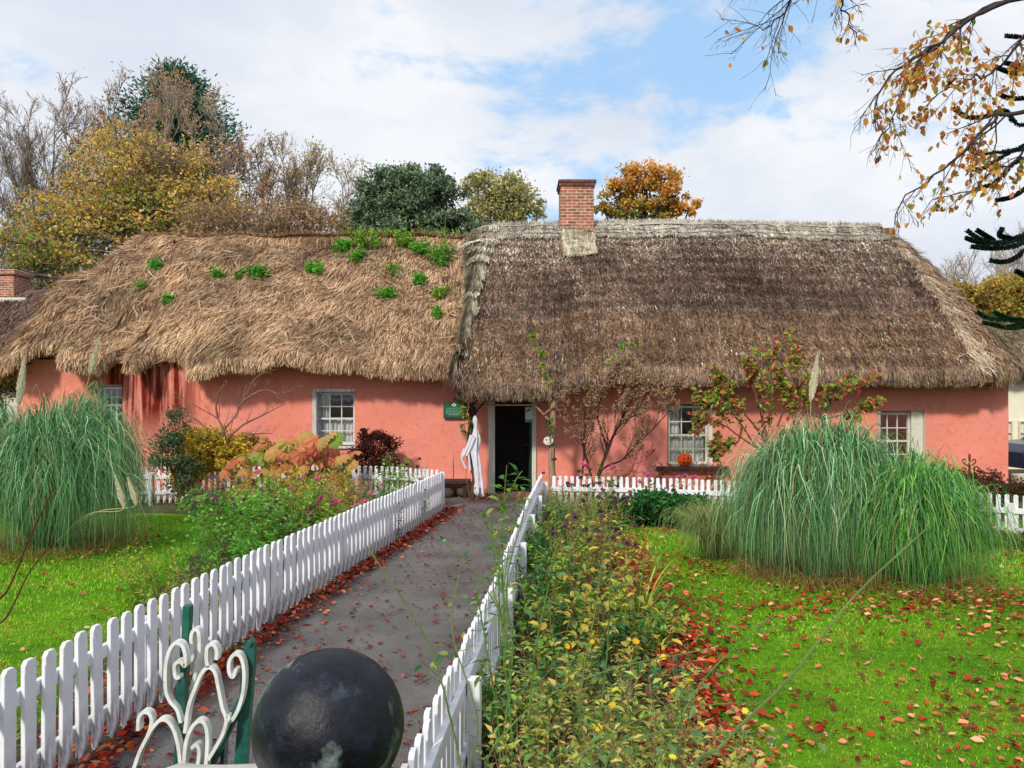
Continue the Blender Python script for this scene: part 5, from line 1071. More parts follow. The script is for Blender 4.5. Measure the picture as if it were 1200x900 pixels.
# --- left bed: from the corner post towards the camera
perennial(-2.0, 14.2, .95, .30, 'green leafy plant with dark seed spikes', BL, nst=26, nl=900, ls=.07, pal=GR, spread=.25, flowers=12, fpal=T2((60, 50, 56)), fs=.05, ftype='head', seed=1)
perennial(-1.75, 13.2, .62, .28, 'green leafy plant with dark seed spikes', BL, nst=20, nl=600, ls=.06, pal=GR, spread=.2, seed=2)
perennial(-2.7, 14.6, .85, .34, 'grey green feathery bush', BL, nst=30, nl=1100, ls=.05, lw=.3, pal=T2((110, 116, 84), (90, 100, 72), (70, 80, 60)), spread=.3, seed=3, name='feathery_bush')
perennial(-2.55, 12.9, .55, .35, 'low green plant with pink flowers', BL, nst=22, nl=700, ls=.06, pal=GR+YG[:1], spread=.25, flowers=5, fpal=PK, fs=.06, ftype='head', seed=4)
perennial(-3.3, 13.4, .95, .45, 'yellowing bushy plant', BL, nst=30, nl=1300, ls=.085, lw=.3, pal=YO+YG, stem=STB, spread=.35, seed=5)
perennial(-2.75, 11.6, .85, .36, 'yellowing bushy plant', BL, nst=26, nl=1100, ls=.08, lw=.3, pal=YO+YG, stem=STB, spread=.3, seed=6)
perennial(-3.7, 12.2, 1.05, .42, 'yellowing bushy plant', BL, nst=32, nl=1500, ls=.09, lw=.3, pal=YG+YO, stem=STB, spread=.35, seed=7)
perennial(-2.4, 10.9, .72, .30, 'green plant with pink flowers', BL, nst=22, nl=900, ls=.07, pal=GR, spread=.28, flowers=8, fpal=PK, fs=.085, ftype='head', seed=8, name='flowering_plant')
perennial(-3.2, 10.9, 1.0, .40, 'green plant with pink flowers', BL, nst=30, nl=1500, ls=.08, pal=GR+YG[1:2], spread=.35, flowers=7, fpal=PK+PU[:1], fs=.06, ftype='head', seed=9, name='flowering_plant')
perennial(-3.75, 10.7, .92, .36, 'bright green leafy clump', BL, nst=30, nl=1500, ls=.075, lw=.42, pal=T2((96, 176, 50), (120, 190, 70), (70, 146, 44)), stem=STG, spread=.35, seed=10)
perennial(-2.65, 9.7, .80, .34, 'green plant with purple seed heads', BL, nst=26, nl=1300, ls=.065, pal=GR, spread=.3, flowers=14, fpal=PU, fs=.045, ftype='head', seed=11)
perennial(-3.35, 9.6, .98, .38, 'green plant with purple seed heads', BL, nst=30, nl=1700, ls=.065, pal=GR, spread=.35, flowers=16, fpal=PU+PK[1:], fs=.045, ftype='head', seed=12)
perennial(-3.0, 8.7, .75, .34, 'bright green leafy clump', BL, nst=26, nl=1300, ls=.06, lw=.42, pal=T2((96, 170, 50), (74, 146, 44), (120, 186, 66)), stem=STG, spread=.3, seed=13)
perennial(-3.55, 8.3, .52, .38, 'low yellow green clump', BL, nst=24, nl=900, ls=.05, lw=.4, pal=YG+GR[:2], spread=.35, seed=14)
perennial(-3.05, 7.4, .42, .30, 'low yellow green clump', BL, nst=20, nl=650, ls=.05, lw=.4, pal=YG+GR[:2], spread=.3, seed=15)
perennial(-2.95, 6.4, .38, .24, 'sparse weedy stems', BL, nst=14, nl=300, ls=.04, lw=.4, pal=GR+YG, spread=.3, seed=16, name='weed')
perennial(-3.1, 5.3, .36, .26, 'sparse weedy stems', BL, nst=16, nl=320, ls=.04, lw=.35, pal=GR+YG, stem=STB, spread=.35, seed=17, name='weed')
perennial(-2.85, 6.75, .46, .10, 'thin plant with large yellow leaf', BL, nst=3, nl=9, ls=.15, lw=.8, pal=T2((216, 196, 80), (226, 206, 100)), spread=.15, branch=0, seed=18)
perennial(-3.0, 4.5, .34, .22, 'sparse weedy stems', BL, nst=14, nl=260, ls=.035, lw=.35, pal=GR+YG, stem=STB, spread=.35, seed=19, name='weed')
# dark hollow low growth
perennial(-4.6, 14.6, .55, .5, 'brown and green tangle', 'before the left back fence', nst=34, nl=900, ls=.07, lw=.3, pal=T2((90, 84, 50), (70, 76, 40), (120, 104, 60)), stem=STB, spread=.4, seed=20, name='undergrowth')
perennial(-5.7, 14.9, .6, .5, 'brown and green tangle', 'before the left back fence', nst=34, nl=900, ls=.07, lw=.3, pal=T2((90, 90, 50), (70, 86, 40), (130, 114, 60)), stem=STB, spread=.4, seed=21, name='undergrowth')
# umbrella leaved plant
def umbrella_plant():
    global R
    R = np.random.default_rng(77); base = G(345, 600); base = np.array([-4.1, 14.9, 0]); t = thing('umbrella_plant', 'big round orange and green leaves standing before the left back fence', 'plant', base)
    spots = [(300, 535, 'g'), (330, 545, 'o'), (290, 560, 'o'), (318, 525, 'y'), (345, 530, 'o'), (355, 545, 'y'), (360, 520, 'o'), (375, 515, 'o'), (392, 524, 'o'), (368, 537, 'y'), (385, 540, 'r'), (400, 548, 'g'), (375, 552, 'o'), (350, 560, 'y'), (410, 540, 'y'), (265, 552, 'o'), (310, 552, 'g'), (335, 522, 'y'), (355, 512, 'o'), (398, 535, 'y'), (343, 549, 'r'), (325, 562, 'o'), (392, 556, 'y'), (372, 526, 'r'), (405, 558, 'r'), (284, 541, 'y'), (276, 560, 'o'), (386, 512, 'y'), (365, 558, 'g')]
    C = dict(g=lin(136, 176, 74), o=lin(216, 138, 98), y=lin(206, 168, 98), r=lin(196, 100, 80)); sm = MB()
    spots = spots+[(x_+R.normal(0, 9), y_+R.normal(0, 7), 'oyrggy'[R.integers(0, 6)]) for x_, y_, _ in spots]
    for k, (px, py, c) in enumerate(spots):
        Yk = 14.75+R.uniform(-.35, .35); q = W(px+R.normal(0, 3), py+R.normal(0, 2), Yk); rr = R.uniform(.12, .19); m = 40; a = np.arange(m)/m*2*math.pi; mb = MB()
        rad = rr*(.74+.26*np.abs(np.sin(a*4+k))**.5+.05*np.sin(a*13+k))*(1+.15*np.sin(a*2+k*2)); ax = unit(np.array([R.normal(0, .5), -.6+R.normal(0, .35), .75])); u = unit(np.cross(ax, [0, 0, 1.])); v = np.cross(ax, u)
        rings = [q-ax*.05]; cc = [np.array(C[c])*.9]; base_c = np.array(C[c]); alt = np.array(C['oyrg'[R.integers(0, 4)]])
        V = [q-ax*.05]; cs = [base_c*1.05]
        for f in (.35, .7, 1.0):
            for i in range(m):
                rib = .03*math.cos(a[i]*8); V.append(q+(u*math.cos(a[i])+v*math.sin(a[i]))*rad[i]*f+ax*(rib*f-.09*f*f+.0)); mixv = np.clip(.35*float(noise(np.array([a[i]*1.3, f*2, k*3.3])))+.3*f, 0, 1); cs.append(base_c*(1-mixv)+alt*mixv)
        fc = [(0, 1+i, 1+(i+1) % m) for i in range(m)]; mb.add(V, fc, np.array(cs)); qd = [[1+(rg2*m)+i, 1+((rg2+1)*m)+i, 1+((rg2+1)*m)+(i+1) % m, 1+(rg2*m)+(i+1) % m] for rg2 in (0, 1) for i in range(m)]; mb.f.append(np.array(qd)+mb.n-len(V))
        mb.build('leaf', LEAF, t, True); b = base+[R.normal(0, .25), R.normal(0, .15), 0]; b[0] += (q[0]-base[0])*.5; P = smooth([b, (b+q)/2+[0, .08, .1], q-ax*.05], 8); tubes(sm, P[None], np.full((1, 8), .010), 5, lin(150, 110, 70))
    sm.build('stalks', BARK, t)
umbrella_plant()
# shrubs against the house
def shrub(name, label, lobes, base, pal, seed, nl, ls, **kw): return lobed_tree(name, label, base, lobes, pal, seed, nleaf=nl, lsize=ls, cat='shrub', **kw)
shrub('dark_red_shrub', 'rounded dark red shrub between left cottage window and fence', [LB(443, 522, 16.6, 24, 15), LB(418, 540, 16.5, 22, 14), LB(450, 545, 16.5, 18, 14), LB(432, 510, 16.6, 12, 8)], (-2.95, 16.5, 0), T2((96, 34, 30), (70, 30, 28), (120, 44, 34), (60, 44, 34), (88, 64, 40)), 101, 5200, .06, clump=.34, trunk_r=.03, nclump=110)
shrub('yellow_shrub', 'golden yellow shrub under the rain stained wall at left', [LB(245, 520, 16.0, 38, 20), LB(270, 535, 16.0, 26, 20), LB(225, 540, 15.8, 26, 24), LB(215, 560, 15.6, 18, 20), LB(290, 515, 16.2, 14, 10)], (-6.0, 16.5, 0), T2((222, 198, 72), (202, 186, 70), (170, 168, 70), (226, 184, 80)), 102, 8500, .085, clump=.32, trunk_r=.035, nclump=150)
shrub('grey_green_shrub', 'sparse grey green shrub at the right edge of the left pampas', [LB(205, 500, 15.2, 16, 22), LB(195, 530, 15, 20, 26), LB(212, 560, 15, 16, 26)], (-6.5, 15.4, 0), T2((84, 110, 76), (70, 96, 66), (110, 126, 86)), 103, 3000, .06, clump=.45, trunk_r=.03, nclump=70)
shrub('dark_shrub', 'low dark reddish shrub left of the umbrella plant by the wall', [LB(300, 520, 16.8, 14, 9), LB(312, 528, 16.8, 12, 8)], (-5.2, 16.8, 0), T2((90, 40, 36), (70, 36, 30)), 104, 900, .05, clump=.4, trunk_r=.02, nclump=40)
def px_bush(name, label, Y, limbs, seed, bark, c1=6, c2=5, ratio=.4, r0=.03, pal=None, nl=0, ls=.05, leafname='leaves', up=.25, cat='shrub', sub=None, lw=.55):
    global R
    R = np.random.default_rng(seed); b = W(*limbs[0][0], Y); b[2] = 0; t = thing(name, label, cat, b); mb = MB(); Ps, Rs = [], []
    for k, pts in enumerate(limbs):
        dy = R.normal(0, .18); P = smooth([W(a, c, Y+dy*i/len(pts)) for i, (a, c) in enumerate(pts)], 16); P = P+np.cumsum(R.normal(0, .006, P.shape), 0); rs = np.linspace(r0*(1 if k == 0 else .7), .006, 16); tubes(mb, P[None], rs[None], 6, bark); Ps.append(P[3:]); Rs.append(rs[3:])
    Ps = np.array(Ps); Rs = np.array(Rs); Q, rq = grow(Ps, Rs, c1, ratio, (.35, .9), up, 6, .06, .15, .05, .5, .005); tubes(mb, Q, rq, 4, np.array(bark)*1.2)
    Q2, r2 = grow(Q, rq, c2, .5, (.35, .9), up, 4, .07, .2, 0, .6, .003); tubes(mb, Q2, r2, 3, np.array(bark)*1.35); mb.build('branches', BARK, t)
    if nl:
        mb = MB(); A, TA = along(np.concatenate([Q2]), nl, .3, 1.0); n = nl; D = unit(rdir(n)+TA*.5+[0, 0, -.1]); L = R.uniform(.6, 1.3, n)*ls; leaves(mb, A+rdir(n)*.02, D, unit(rdir(n)+[0, -.5, .7]), L, L*lw, pick(pal, n, .16), ls > .055); mb.build(leafname, LEAF, t)
    return t
px_bush('bare_shrub', 'leafless branching shrub standing before the stained left wall', 15.9, [[(270, 585), (271, 555), (268, 530), (264, 508), (255, 490), (235, 478), (208, 462)], [(268, 530), (262, 508), (275, 490), (285, 470), (298, 445), (310, 436)], [(266, 515), (285, 498), (310, 488), (335, 476)], [(285, 470), (308, 458), (330, 462), (348, 452)], [(262, 508), (240, 500), (222, 488), (205, 490)], [(268, 525), (290, 508), (320, 505)], [(255, 490), (255, 465), (262, 450)]], 111, lin(120, 96, 80), 7, 4, .32, .035)
px_bush('climbing_shrub', 'wispy reddish climbing shrub spreading over the thatch between pole and window', 15.6, [[(690, 592), (700, 560), (712, 530), (722, 505), (745, 480), (765, 465)], [(692, 590), (705, 552), (728, 540), (748, 520), (770, 498), (785, 480)], [(695, 575), (690, 545), (684, 525), (686, 495), (682, 470), (670, 455)], [(700, 560), (715, 520), (730, 490), (735, 460), (750, 440)], [(683, 592), (682, 560), (684, 530), (676, 500), (660, 470)], [(712, 530), (700, 490), (704, 460), (700, 436)], [(722, 505), (740, 470), (770, 455), (800, 452)], [(704, 460), (720, 440), (735, 425)]], 112, lin(66, 46, 40), 12, 10, .36, .04, T2((206, 160, 144), (180, 146, 116), (160, 146, 92), (134, 130, 74), (210, 176, 158)), 7500, .045, 'seed_heads')
px_bush('autumn_viburnum', 'tall shrub with green and pinkish red leaves behind the right pampas', 14.6, [[(900, 590), (905, 555), (900, 520), (890, 480), (890, 440), (903, 410)], [(905, 555), (925, 510), (945, 480), (975, 465), (1010, 452)], [(900, 540), (870, 500), (850, 470), (845, 445)], [(900, 520), (870, 480), (845, 480), (822, 470)], [(905, 555), (930, 500), (930, 450), (938, 418)], [(900, 530), (880, 520), (850, 500), (830, 495), (822, 502)], [(890, 480), (880, 445), (875, 425)], [(945, 480), (965, 490), (1000, 482), (1022, 476)], [(910, 500), (920, 470), (910, 440)], [(870, 500), (862, 520), (838, 520), (840, 535)]], 113, lin(110, 76, 60), 10, 6, .30, .03, T2((130, 170, 60), (104, 150, 56), (176, 176, 70), (196, 110, 90), (180, 90, 84), (150, 70, 66), (150, 190, 80), (200, 150, 80)), 3600, .10, lw=.6)
px_bush('wall_creeper', 'reddish twiggy growth beneath the pumpkin window sill', 16.9, [[(790, 580), (795, 560), (780, 552), (768, 560)], [(800, 585), (808, 562), (825, 552), (845, 556)], [(810, 580), (830, 570), (840, 560)]], 114, lin(120, 66, 54), 8, 6, .5, .015, T2((150, 80, 66), (120, 70, 50), (90, 80, 50)), 900, .04)
px_bush('wall_creeper', 'thin reddish twigs climbing the wall between the brown shrub and window', 17.05, [[(745, 570), (742, 545), (748, 530), (752, 515)], [(742, 545), (758, 540), (765, 528)], [(720, 580), (728, 560), (740, 552)]], 115, lin(150, 80, 64), 5, 4, .4, .01, T2((170, 90, 80), (140, 80, 60)), 160, .04)
px_bush('climbing_plant', 'green leafed climber winding up the trunk post', 16.25, [[(549, 578), (546, 550), (548, 520), (545, 500), (547, 480), (543, 462)], [(548, 520), (552, 500), (547, 488), (545, 475)]], 116, lin(110, 100, 60), 7, 3, .16, .008, T2((130, 150, 60), (170, 170, 70), (90, 120, 50)), 260, .06)
px_bush('climbing_plant', 'yellow green climber growing up onto the thatch above the door', 15.45, [[(650, 520), (645, 480), (641, 450), (637, 425), (630, 405), (624, 394)]], 117, lin(120, 100, 60), 8, 2, .10, .006, T2((150, 176, 60), (176, 190, 70), (120, 150, 50)), 130, .085)
px_bush('climbing_plant', 'pale green shoot lying on the thatch over the wispy shrub', 15.3, [[(700, 450), (712, 430), (722, 416), (738, 407)]], 118, lin(120, 100, 60), 6, 2, .2, .006, T2((130, 170, 80), (150, 190, 100)), 50, .08)
px_bush('climbing_plant', 'small green climber beside the skull sign', 15.95, [[(646, 540), (645, 520), (643, 503), (645, 492)]], 119, lin(110, 90, 60), 5, 2, .3, .006, T2((60, 110, 40), (84, 130, 50)), 40, .08)
px_bush('rambling_stems', 'thin thorny stems trailing along the porch thatch', 15.75, [[(545, 470), (560, 455), (590, 440), (620, 446), (650, 452)], [(590, 440), (570, 448), (555, 462)]], 120, lin(120, 90, 66), 4, 2, .2, .006, T2((130, 140, 60), (190, 70, 70)), 26, .05)
def row_shrub(label, px0, px1, py, Y, pal, seed, name, ls=.055, nl=2600, rx=16, rz=9, n=None, **kw):
    n = n or int((px1-px0)/12); rs = np.random.default_rng(seed); lobes = [LB(px0+(px1-px0)*(k+.5)/n, py+rs.normal(0, 3), Y+rs.normal(0, .15), rx*rs.uniform(.8, 1.2), rz*rs.uniform(.8, 1.3)) for k in range(n)]
    return shrub(name, label, lobes, (WX((px0+px1)/2)*Y/YW, Y, 0), pal, seed, nl, ls, trunk_r=.02, nclump=40*n//2, clump=.4, **kw)
row_shrub('dark green leafy rose bush low before the right fence, nearer the path', 715, 790, 596, 12.9, DG, 131, 'leafy_bush', .085, 3600, 22, 17)
row_shrub('dark green leafy bush low before the right fence, nearer the pampas', 780, 838, 602, 12.7, DG, 132, 'leafy_bush', .08, 2600, 20, 14)
perennial(1.45, 13.6, .95, .25, 'pale pink flowered stem', 'before the right back fence', nst=9, nl=160, ls=.08, pal=DG+GR[:1], spread=.3, flowers=5, fpal=PK, fs=.08, ftype='head', seed=31, name='flowering_plant')
perennial(2.45, 13.2, .85, .25, 'pale pink flowered stem', 'before the right back fence', nst=9, nl=160, ls=.08, pal=DG+GR[:1], spread=.3, flowers=6, fpal=PK, fs=.08, ftype='head', seed=32, name='flowering_plant')
row_shrub('reddish shrub against the right end of the pink wall', 1085, 1160, 562, 15.9, T2((110, 50, 46), (90, 60, 40), (70, 80, 40), (140, 60, 50)), 133, 'red_shrub', .07, 2600, 16, 14)
row_shrub('russet shrub at the bottom of the right house corner', 1160, 1215, 574, 14.6, T2((120, 60, 44), (90, 70, 40), (70, 84, 44)), 134, 'red_shrub', .06, 1700, 16, 14)
row_shrub('low mixed greenery below the white fence at the right edge', 1120, 1230, 640, 10.8, T2((84, 110, 50), (110, 120, 60), (130, 100, 60)), 135, 'ground_plant', .05, 3000, 18, 12)
# pampas
def pampas(name, label, c, n, L, r, seed, pal, plumes=(), lo=.2, hi=1.1, tw=.0115, dead=True):
    global R
    R = np.random.default_rng(seed); t = thing(name, label, 'ornamental grass', c); c = np.array(c, float)
    az = R.uniform(0, 6.283, n); u = R.random(n)**.6; rho = (.12+.88*u)*R.uniform(.7, 1.12, n); Hh = hi/.86*R.uniform(.55, 1.04, n)*(.80+.20*sstep(0, .55, u))*(1-.18*u**3)*(1+.22*noise(np.stack([az*1.4, u*1.5, az*0+seed], -1)))
    rho = rho*(1+.24*noise(np.stack([az*1.6, az*0+3, az*0+seed], -1))); q = .45*r*u+.1; ze = np.where(R.random(n) < .45, R.uniform(.05, .6, n), R.uniform(.3, .9, n)*Hh*(1.15-.4*u)); az2 = az+R.normal(0, .42, n)
    k = 14; s_ = np.linspace(0, 1, k)[None]; B0, B1, B2, B3 = (1-s_)**3, 3*s_*(1-s_)**2, 3*s_**2*(1-s_), s_**3
    rr_ = B0*(q*.3)[:, None]+B1*(q*.3+.50*rho*L)[:, None]+B2*(1.02*rho*L)[:, None]+B3*(rho*L)[:, None]; zz = B1*(Hh*1.12)[:, None]+B2*(Hh*1.18)[:, None]+B3*ze[:, None]
    aa = az[:, None]+(az2-az)[:, None]*s_; X = c+np.stack([rr_*np.cos(aa), rr_*np.sin(aa), zz], -1); X = X+np.cumsum(R.normal(0, .011, X.shape), 1)
    cc = pick(pal, n, .22)*(1+.45*noise(np.stack([az*3, Hh*3, u*3], -1)))[:, None]; cc[R.random(n) < .05] = lin(190, 170, 120); ra = az+R.normal(0, .9, n); S_ = np.stack([-np.sin(ra), np.cos(ra), np.zeros(n)], -1)[:, None]*(R.uniform(.5, 1.15, n)[:, None]*tw*np.interp(s_[0], [0, .5, 1], [.9, 1, .12])[None])[..., None]/2
    V = np.stack([X-S_, X+S_], 2); b = (np.arange(n)[:, None]*k+np.arange(k-1)[None])*2; mb = MB(); cg = cc[:, None]*(1+np.array([.15, .12, -.05])*s_[..., None]**2*.8)
    mb.add(V.reshape(-1, 3), np.stack([b, b+1, b+3, b+2], -1).reshape(-1, 4), np.repeat(cg.reshape(-1, 3), 2, 0)); mb.build('blades', GRASS, t)
    if dead:
        m = n//10; az = R.uniform(0, 6.283, m); q_ = L*R.uniform(.3, .85, m); P = c+np.stack([q_*np.cos(az), q_*np.sin(az), az*0+.02], -1); mb = MB(); blades(mb, P, az+R.normal(0, .8, m), R.uniform(.15, .55, m), R.uniform(.2, .8, m), R.uniform(1.6, 3.0, m), tw*.8, pick(T2((196, 150, 100), (150, 108, 74), (176, 120, 80)), m, .15), 7, zmin=.03); mb.build('dry_blades', GRASS, t)
    for k, (bx, by, tx, ty, Y) in enumerate(plumes):
        pl = bpy.data.objects.new('plume', None); 
        A, B = W(bx, by, Y), W(tx, ty, Y); base = np.array([c[0]+(A[0]-c[0])*.2, c[1]+(Y-c[1])*.3, .2]); mb = MB(); ctube(mb, [base, (base+A)/2+[0, 0, .15], A, B], .007, .004, 5, lin(190, 186, 130), 16)
        m = 1500; s = R.random(m); ax = unit(B-A); Ps = A+(B-A)*s[:, None]; pr = unit(np.cross(ax, rdir(m))); wd = np.interp(s, [0, .2, .6, 1], [.6, 1, .7, .15])*np.linalg.norm(B-A)*.115
        leaves(mb, Ps, unit(pr*.55+ax), np.cross(ax, pr), wd*1.6*R.uniform(.5, 1.1, m), .016, pick(T2((240, 234, 208), (228, 220, 190), (246, 242, 222)), m, .05)); mb.build('plume', GRASS, t); bpy.data.objects.remove(pl)
    return t
PAM = T2((104, 156, 108), (76, 132, 84), (140, 186, 138), (54, 104, 60), (180, 210, 168), (92, 146, 92)); PAM2 = T2((104, 170, 70), (80, 150, 60), (140, 194, 96), (56, 112, 48))
pampas('pampas_grass', 'big blue green pampas grass mound on the left lawn with two tall plumes', (-6.4, 11.0, 0), 9500, 1.50, .50, 201, PAM, [(22, 475, 29, 418, 10.8), (105, 440, 117, 396, 11.0), (146, 596, 135, 557, 9.5), (160, 592, 150, 560, 9.5)], hi=1.86)
pampas('pampas_grass', 'tall blue green pampas grass with a cream plume on the right lawn', (3.55, 9.25, 0), 8500, 1.08, .42, 202, PAM, [(950, 470, 958, 416, 9.2)], hi=1.62)
pampas('pampas_grass', 'brighter green pampas grass clump right of the plumed one', (4.42, 8.75, 0), 5200, .84, .36, 203, PAM2+PAM[:2], [], hi=1.30)
pampas('ornamental_grass', 'fine pale green grass tuft at the left foot of the right pampas', (2.65, 10.2, 0), 1500, .75, .3, 204, T2((130, 150, 90), (110, 136, 80), (150, 156, 100)), [], dead=False, tw=.008, hi=.75)
# --- right bed -------------------------------------------------------
def rbx(y, f): return rf(y)+.12+(lawn_r_edge(y)-.1-rf(y)-.12)*f
k = 0
TY = [('dry seed headed stems', dict(name='seed_head_plant', nst=30, nl=380, ls=.045, pal=GR+YG, stem=STB, flowers=12, fpal=PU+T2((150, 110, 100)), fs=.055, ftype='head', srad=.004)),
      ('yellow leaved upright plant', dict(nst=12, nl=150, ls=.08, lw=.55, pal=T2((206, 196, 76), (190, 186, 70), (150, 166, 66), (214, 176, 80), (120, 150, 70)), stem=T2((120, 60, 50), (130, 110, 60)), branch=1, droopy=.3)),
      ('green leafy clump', dict(nst=24, nl=900, ls=.062, pal=GR+YG[:2]+DG[:1])), ('grey green stemmed plant', dict(nst=26, nl=800, ls=.06, lw=.25, pal=T2((140, 150, 90), (110, 130, 80), (160, 150, 100)), stem=STG)),
      ('dark glossy leaved plant', dict(nst=20, nl=800, ls=.06, pal=DG+GB))]
spots = [(13.3, .25, 3, .62), (13.4, .75, 2, .5), (12.6, .5, 0, .75), (12.3, .15, 3, .6), (12.0, .85, 0, .55), (11.6, .45, 2, .55), (11.1, .2, 4, .5), (11.0, .7, 0, .75), (10.4, .45, 3, .7), (10.0, .88, 0, .55), (9.8, .18, 2, .5), (9.4, .6, 1, .75), (9.0, .3, 4, .5), (8.7, .85, 0, .6), (8.3, .5, 0, .85), (8.0, .15, 2, .55), (7.7, .75, 1, .7), (7.2, .35, 4, .55), (6.9, .6, 1, .85), (6.6, .9, 2, .40), (6.4, .2, 2, .55), (6.0, .5, 4, .50), (5.7, .8, 1, .72), (5.4, .3, 1, .85), (5.1, .6, 4, .5), (4.9, .12, 2, .55)]
for i, (y, f, k, H) in enumerate(spots):
    d, kw = TY[k]; perennial(rbx(y, f), y, H*1.05, .26, d, BR_, spread=.26, seed=300+i, **kw)
YF = T2((244, 206, 40), (248, 218, 70))
FINE = dict(name='flowering_shrub', nl=850, ls=.044, lw=.55, pal=T2((180, 196, 88), (142, 172, 80), (208, 206, 104), (108, 150, 74), (214, 190, 108), (96, 138, 84)), stem=T2((120, 110, 60), (150, 110, 90)), ftype='daisy', fpal=YF, fs=.019, branch=3, srad=.0028)
for i, (x_, y, H, r_) in enumerate([(.22, 4.3, .74, .22), (.70, 4.4, .66, .26), (.36, 3.65, .82, .22), (.82, 3.75, .66, .22), (.14, 3.3, .82, .14), (.56, 3.15, .80, .2), (.34, 2.75, .86, .16), (.76, 3.05, .66, .18)]):
    perennial(x_, y, H, r_, 'fine leaved yellow flowered shrub', BR_, nst=17, spread=.24, flowers=(2, 1, 3, 1, 3, 1, 2, 1)[i], seed=400+i, **FINE)
# strappy leaves at the lawn side
def strappy(x, y, n, L, pal, seed, label, name='strap_leaved_plant', w=.018):
    global R
    R = np.random.default_rng(seed); t = thing(name, label, 'plant', (x, y, 0)); az = R.uniform(0, 6.283, n); P = np.array([x, y, 0])+np.stack([.08*np.cos(az), .08*np.sin(az), az*0], -1); mb = MB(); blades(mb, P, az, L*R.uniform(.6, 1.1, n), R.uniform(.05, .5, n), R.uniform(.8, 2.0, n), w, pick(pal, n, .15), 8, zmin=.02); mb.build('leaves', GRASS, t)
strappy(rbx(7.4, .92), 7.4, 60, .7, YG+GR, 501, 'yellow green strap leaved clump where the bed meets the right lawn')
strappy(rbx(12.9, .12), 13.2, 140, .75, T2((150, 150, 90), (170, 160, 100), (120, 130, 70)), 502, 'pale grassy tuft by the right path fence end', 'grass_tuft', .008)
strappy(rbx(9.2, .05), 9.2, 60, .6, GR, 503, 'green strap leaved clump close to the right path fence', w=.014)
# rose reaching up before the doorway, and long foreground stems
def stemline(mb, pts, r0, r1, col): P = smooth(pts, 26); tubes(mb, P[None], np.linspace(r0, r1, 26)[None], 6, col); return P
def foreground(name, label, lines, seed, col, nl=0, ls=.05, pal=None, r0=.006, lw=.6, tpow=1.0, t0=.3):
    global R
    R = np.random.default_rng(seed); b = W(*lines[0][1][0], lines[0][0]); t = thing(name, label, 'plant', b*[1, 1, 0]); mb = MB(); Ps = []
    for Y, pts in lines:
        q = [W(a, c, Y) for a, c in pts]
        if q[0][2] > .1: q = [q[0]*[1, 1, 0]+[R.normal(0, .03), R.normal(0, .04), 0]]+q
        Ps.append(stemline(mb, q, r0, r0*.4, col))
    mb.build('stems', BARK, t)
    if nl:
        A, TA = along(np.array(Ps), nl, t0, 1.0, tpow); pr = unit(np.cross(TA, rdir(nl))); A2 = A+pr*.03; mb = MB(); tubes(mb, np.stack([A, A2], 1), np.full((nl, 2), .0014), 3, col); L = ls*R.uniform(.6, 1.2, nl)
        leaves(mb, A2, unit(pr+TA*.3+[0, 0, .05]), unit(rdir(nl)*.5+[0, 0, 1.]), L, L*lw, pick(pal, nl, .12), True, .1, .15); mb.build('leaves', LEAF, t)
foreground('rose_bush', 'tall green rose shoots rising in front of the dark doorway', [(4.9, [(592, 740), (578, 690), (585, 640), (590, 590), (594, 545)]), (4.9, [(585, 640), (600, 600), (612, 575)]), (4.9, [(592, 740), (585, 660), (572, 620), (562, 600)]), (4.9, [(594, 700), (600, 650), (612, 610), (616, 580)]), (5.0, [(590, 740), (570, 690), (540, 650), (515, 632)]), (4.9, [(588, 620), (600, 575), (606, 560), (612, 552)])], 601, lin(96, 120, 50), 75, .07, T2((90, 150, 60), (120, 170, 80), (70, 124, 60), (150, 170, 80)), .006, tpow=.8)
foreground('rose_bush', 'grey green rose shoots leaning over the middle of the right path fence', [(3.6, [(590, 880), (598, 800), (600, 740), (580, 660), (575, 600)]), (3.6, [(600, 880), (592, 780), (590, 700), (596, 640)]), (3.7, [(585, 860), (570, 760), (560, 700)]), (3.6, [(620, 880), (625, 780), (640, 700), (652, 640)]), (3.9, [(700, 880), (712, 760), (715, 660), (714, 600)])], 602, lin(84, 120, 60), 130, .055, T2((110, 146, 96), (90, 130, 80), (130, 160, 100)), .006)
foreground('arching_shoot', 'long thin green stem slanting up across the right lawn', [(1.9, [(800, 960), (850, 870), (925, 795), (1000, 700), (1085, 620)])], 603, lin(96, 116, 66), 0, r0=.0058)
foreground('arching_shoot', 'thin stem with small leaf stars reaching right over the bottom of the lawn', [(2.0, [(700, 940), (760, 862), (840, 858), (975, 860)]), (2.1, [(760, 960), (790, 860), (830, 790), (905, 720)])], 604, lin(90, 120, 66), 18, .035, T2((130, 160, 110), (110, 140, 90)), .0036, t0=.5)
foreground('arching_shoot', 'thin green stem arching over the path left of the right fence', [(2.3, [(545, 960), (525, 830), (495, 740), (430, 640)])], 605, lin(96, 120, 60), 0, r0=.0042)
foreground('arching_shoot', 'several thin arching stems crossing over the foreground flowers', [(2.2, [(560, 960), (600, 850), (700, 790), (830, 760)]), (2.2, [(640, 960), (720, 860), (800, 830), (900, 822)]), (2.3, [(540, 960), (560, 850), (530, 740), (540, 660)]), (2.1, [(760, 960), (700, 850), (640, 800), (560, 776)]), (2.2, [(700, 960), (680, 830), (700, 700), (712, 600)])], 606, lin(100, 120, 64), 40, .03, T2((130, 150, 80), (110, 140, 80)), .0036, t0=.4)
foreground('thorny_branch', 'dark red bare stem slanting over the left lawn, the upper one', [(3.2, [(-30, 760), (10, 690), (35, 630), (64, 570)])], 607, lin(96, 40, 36), 0, r0=.006)
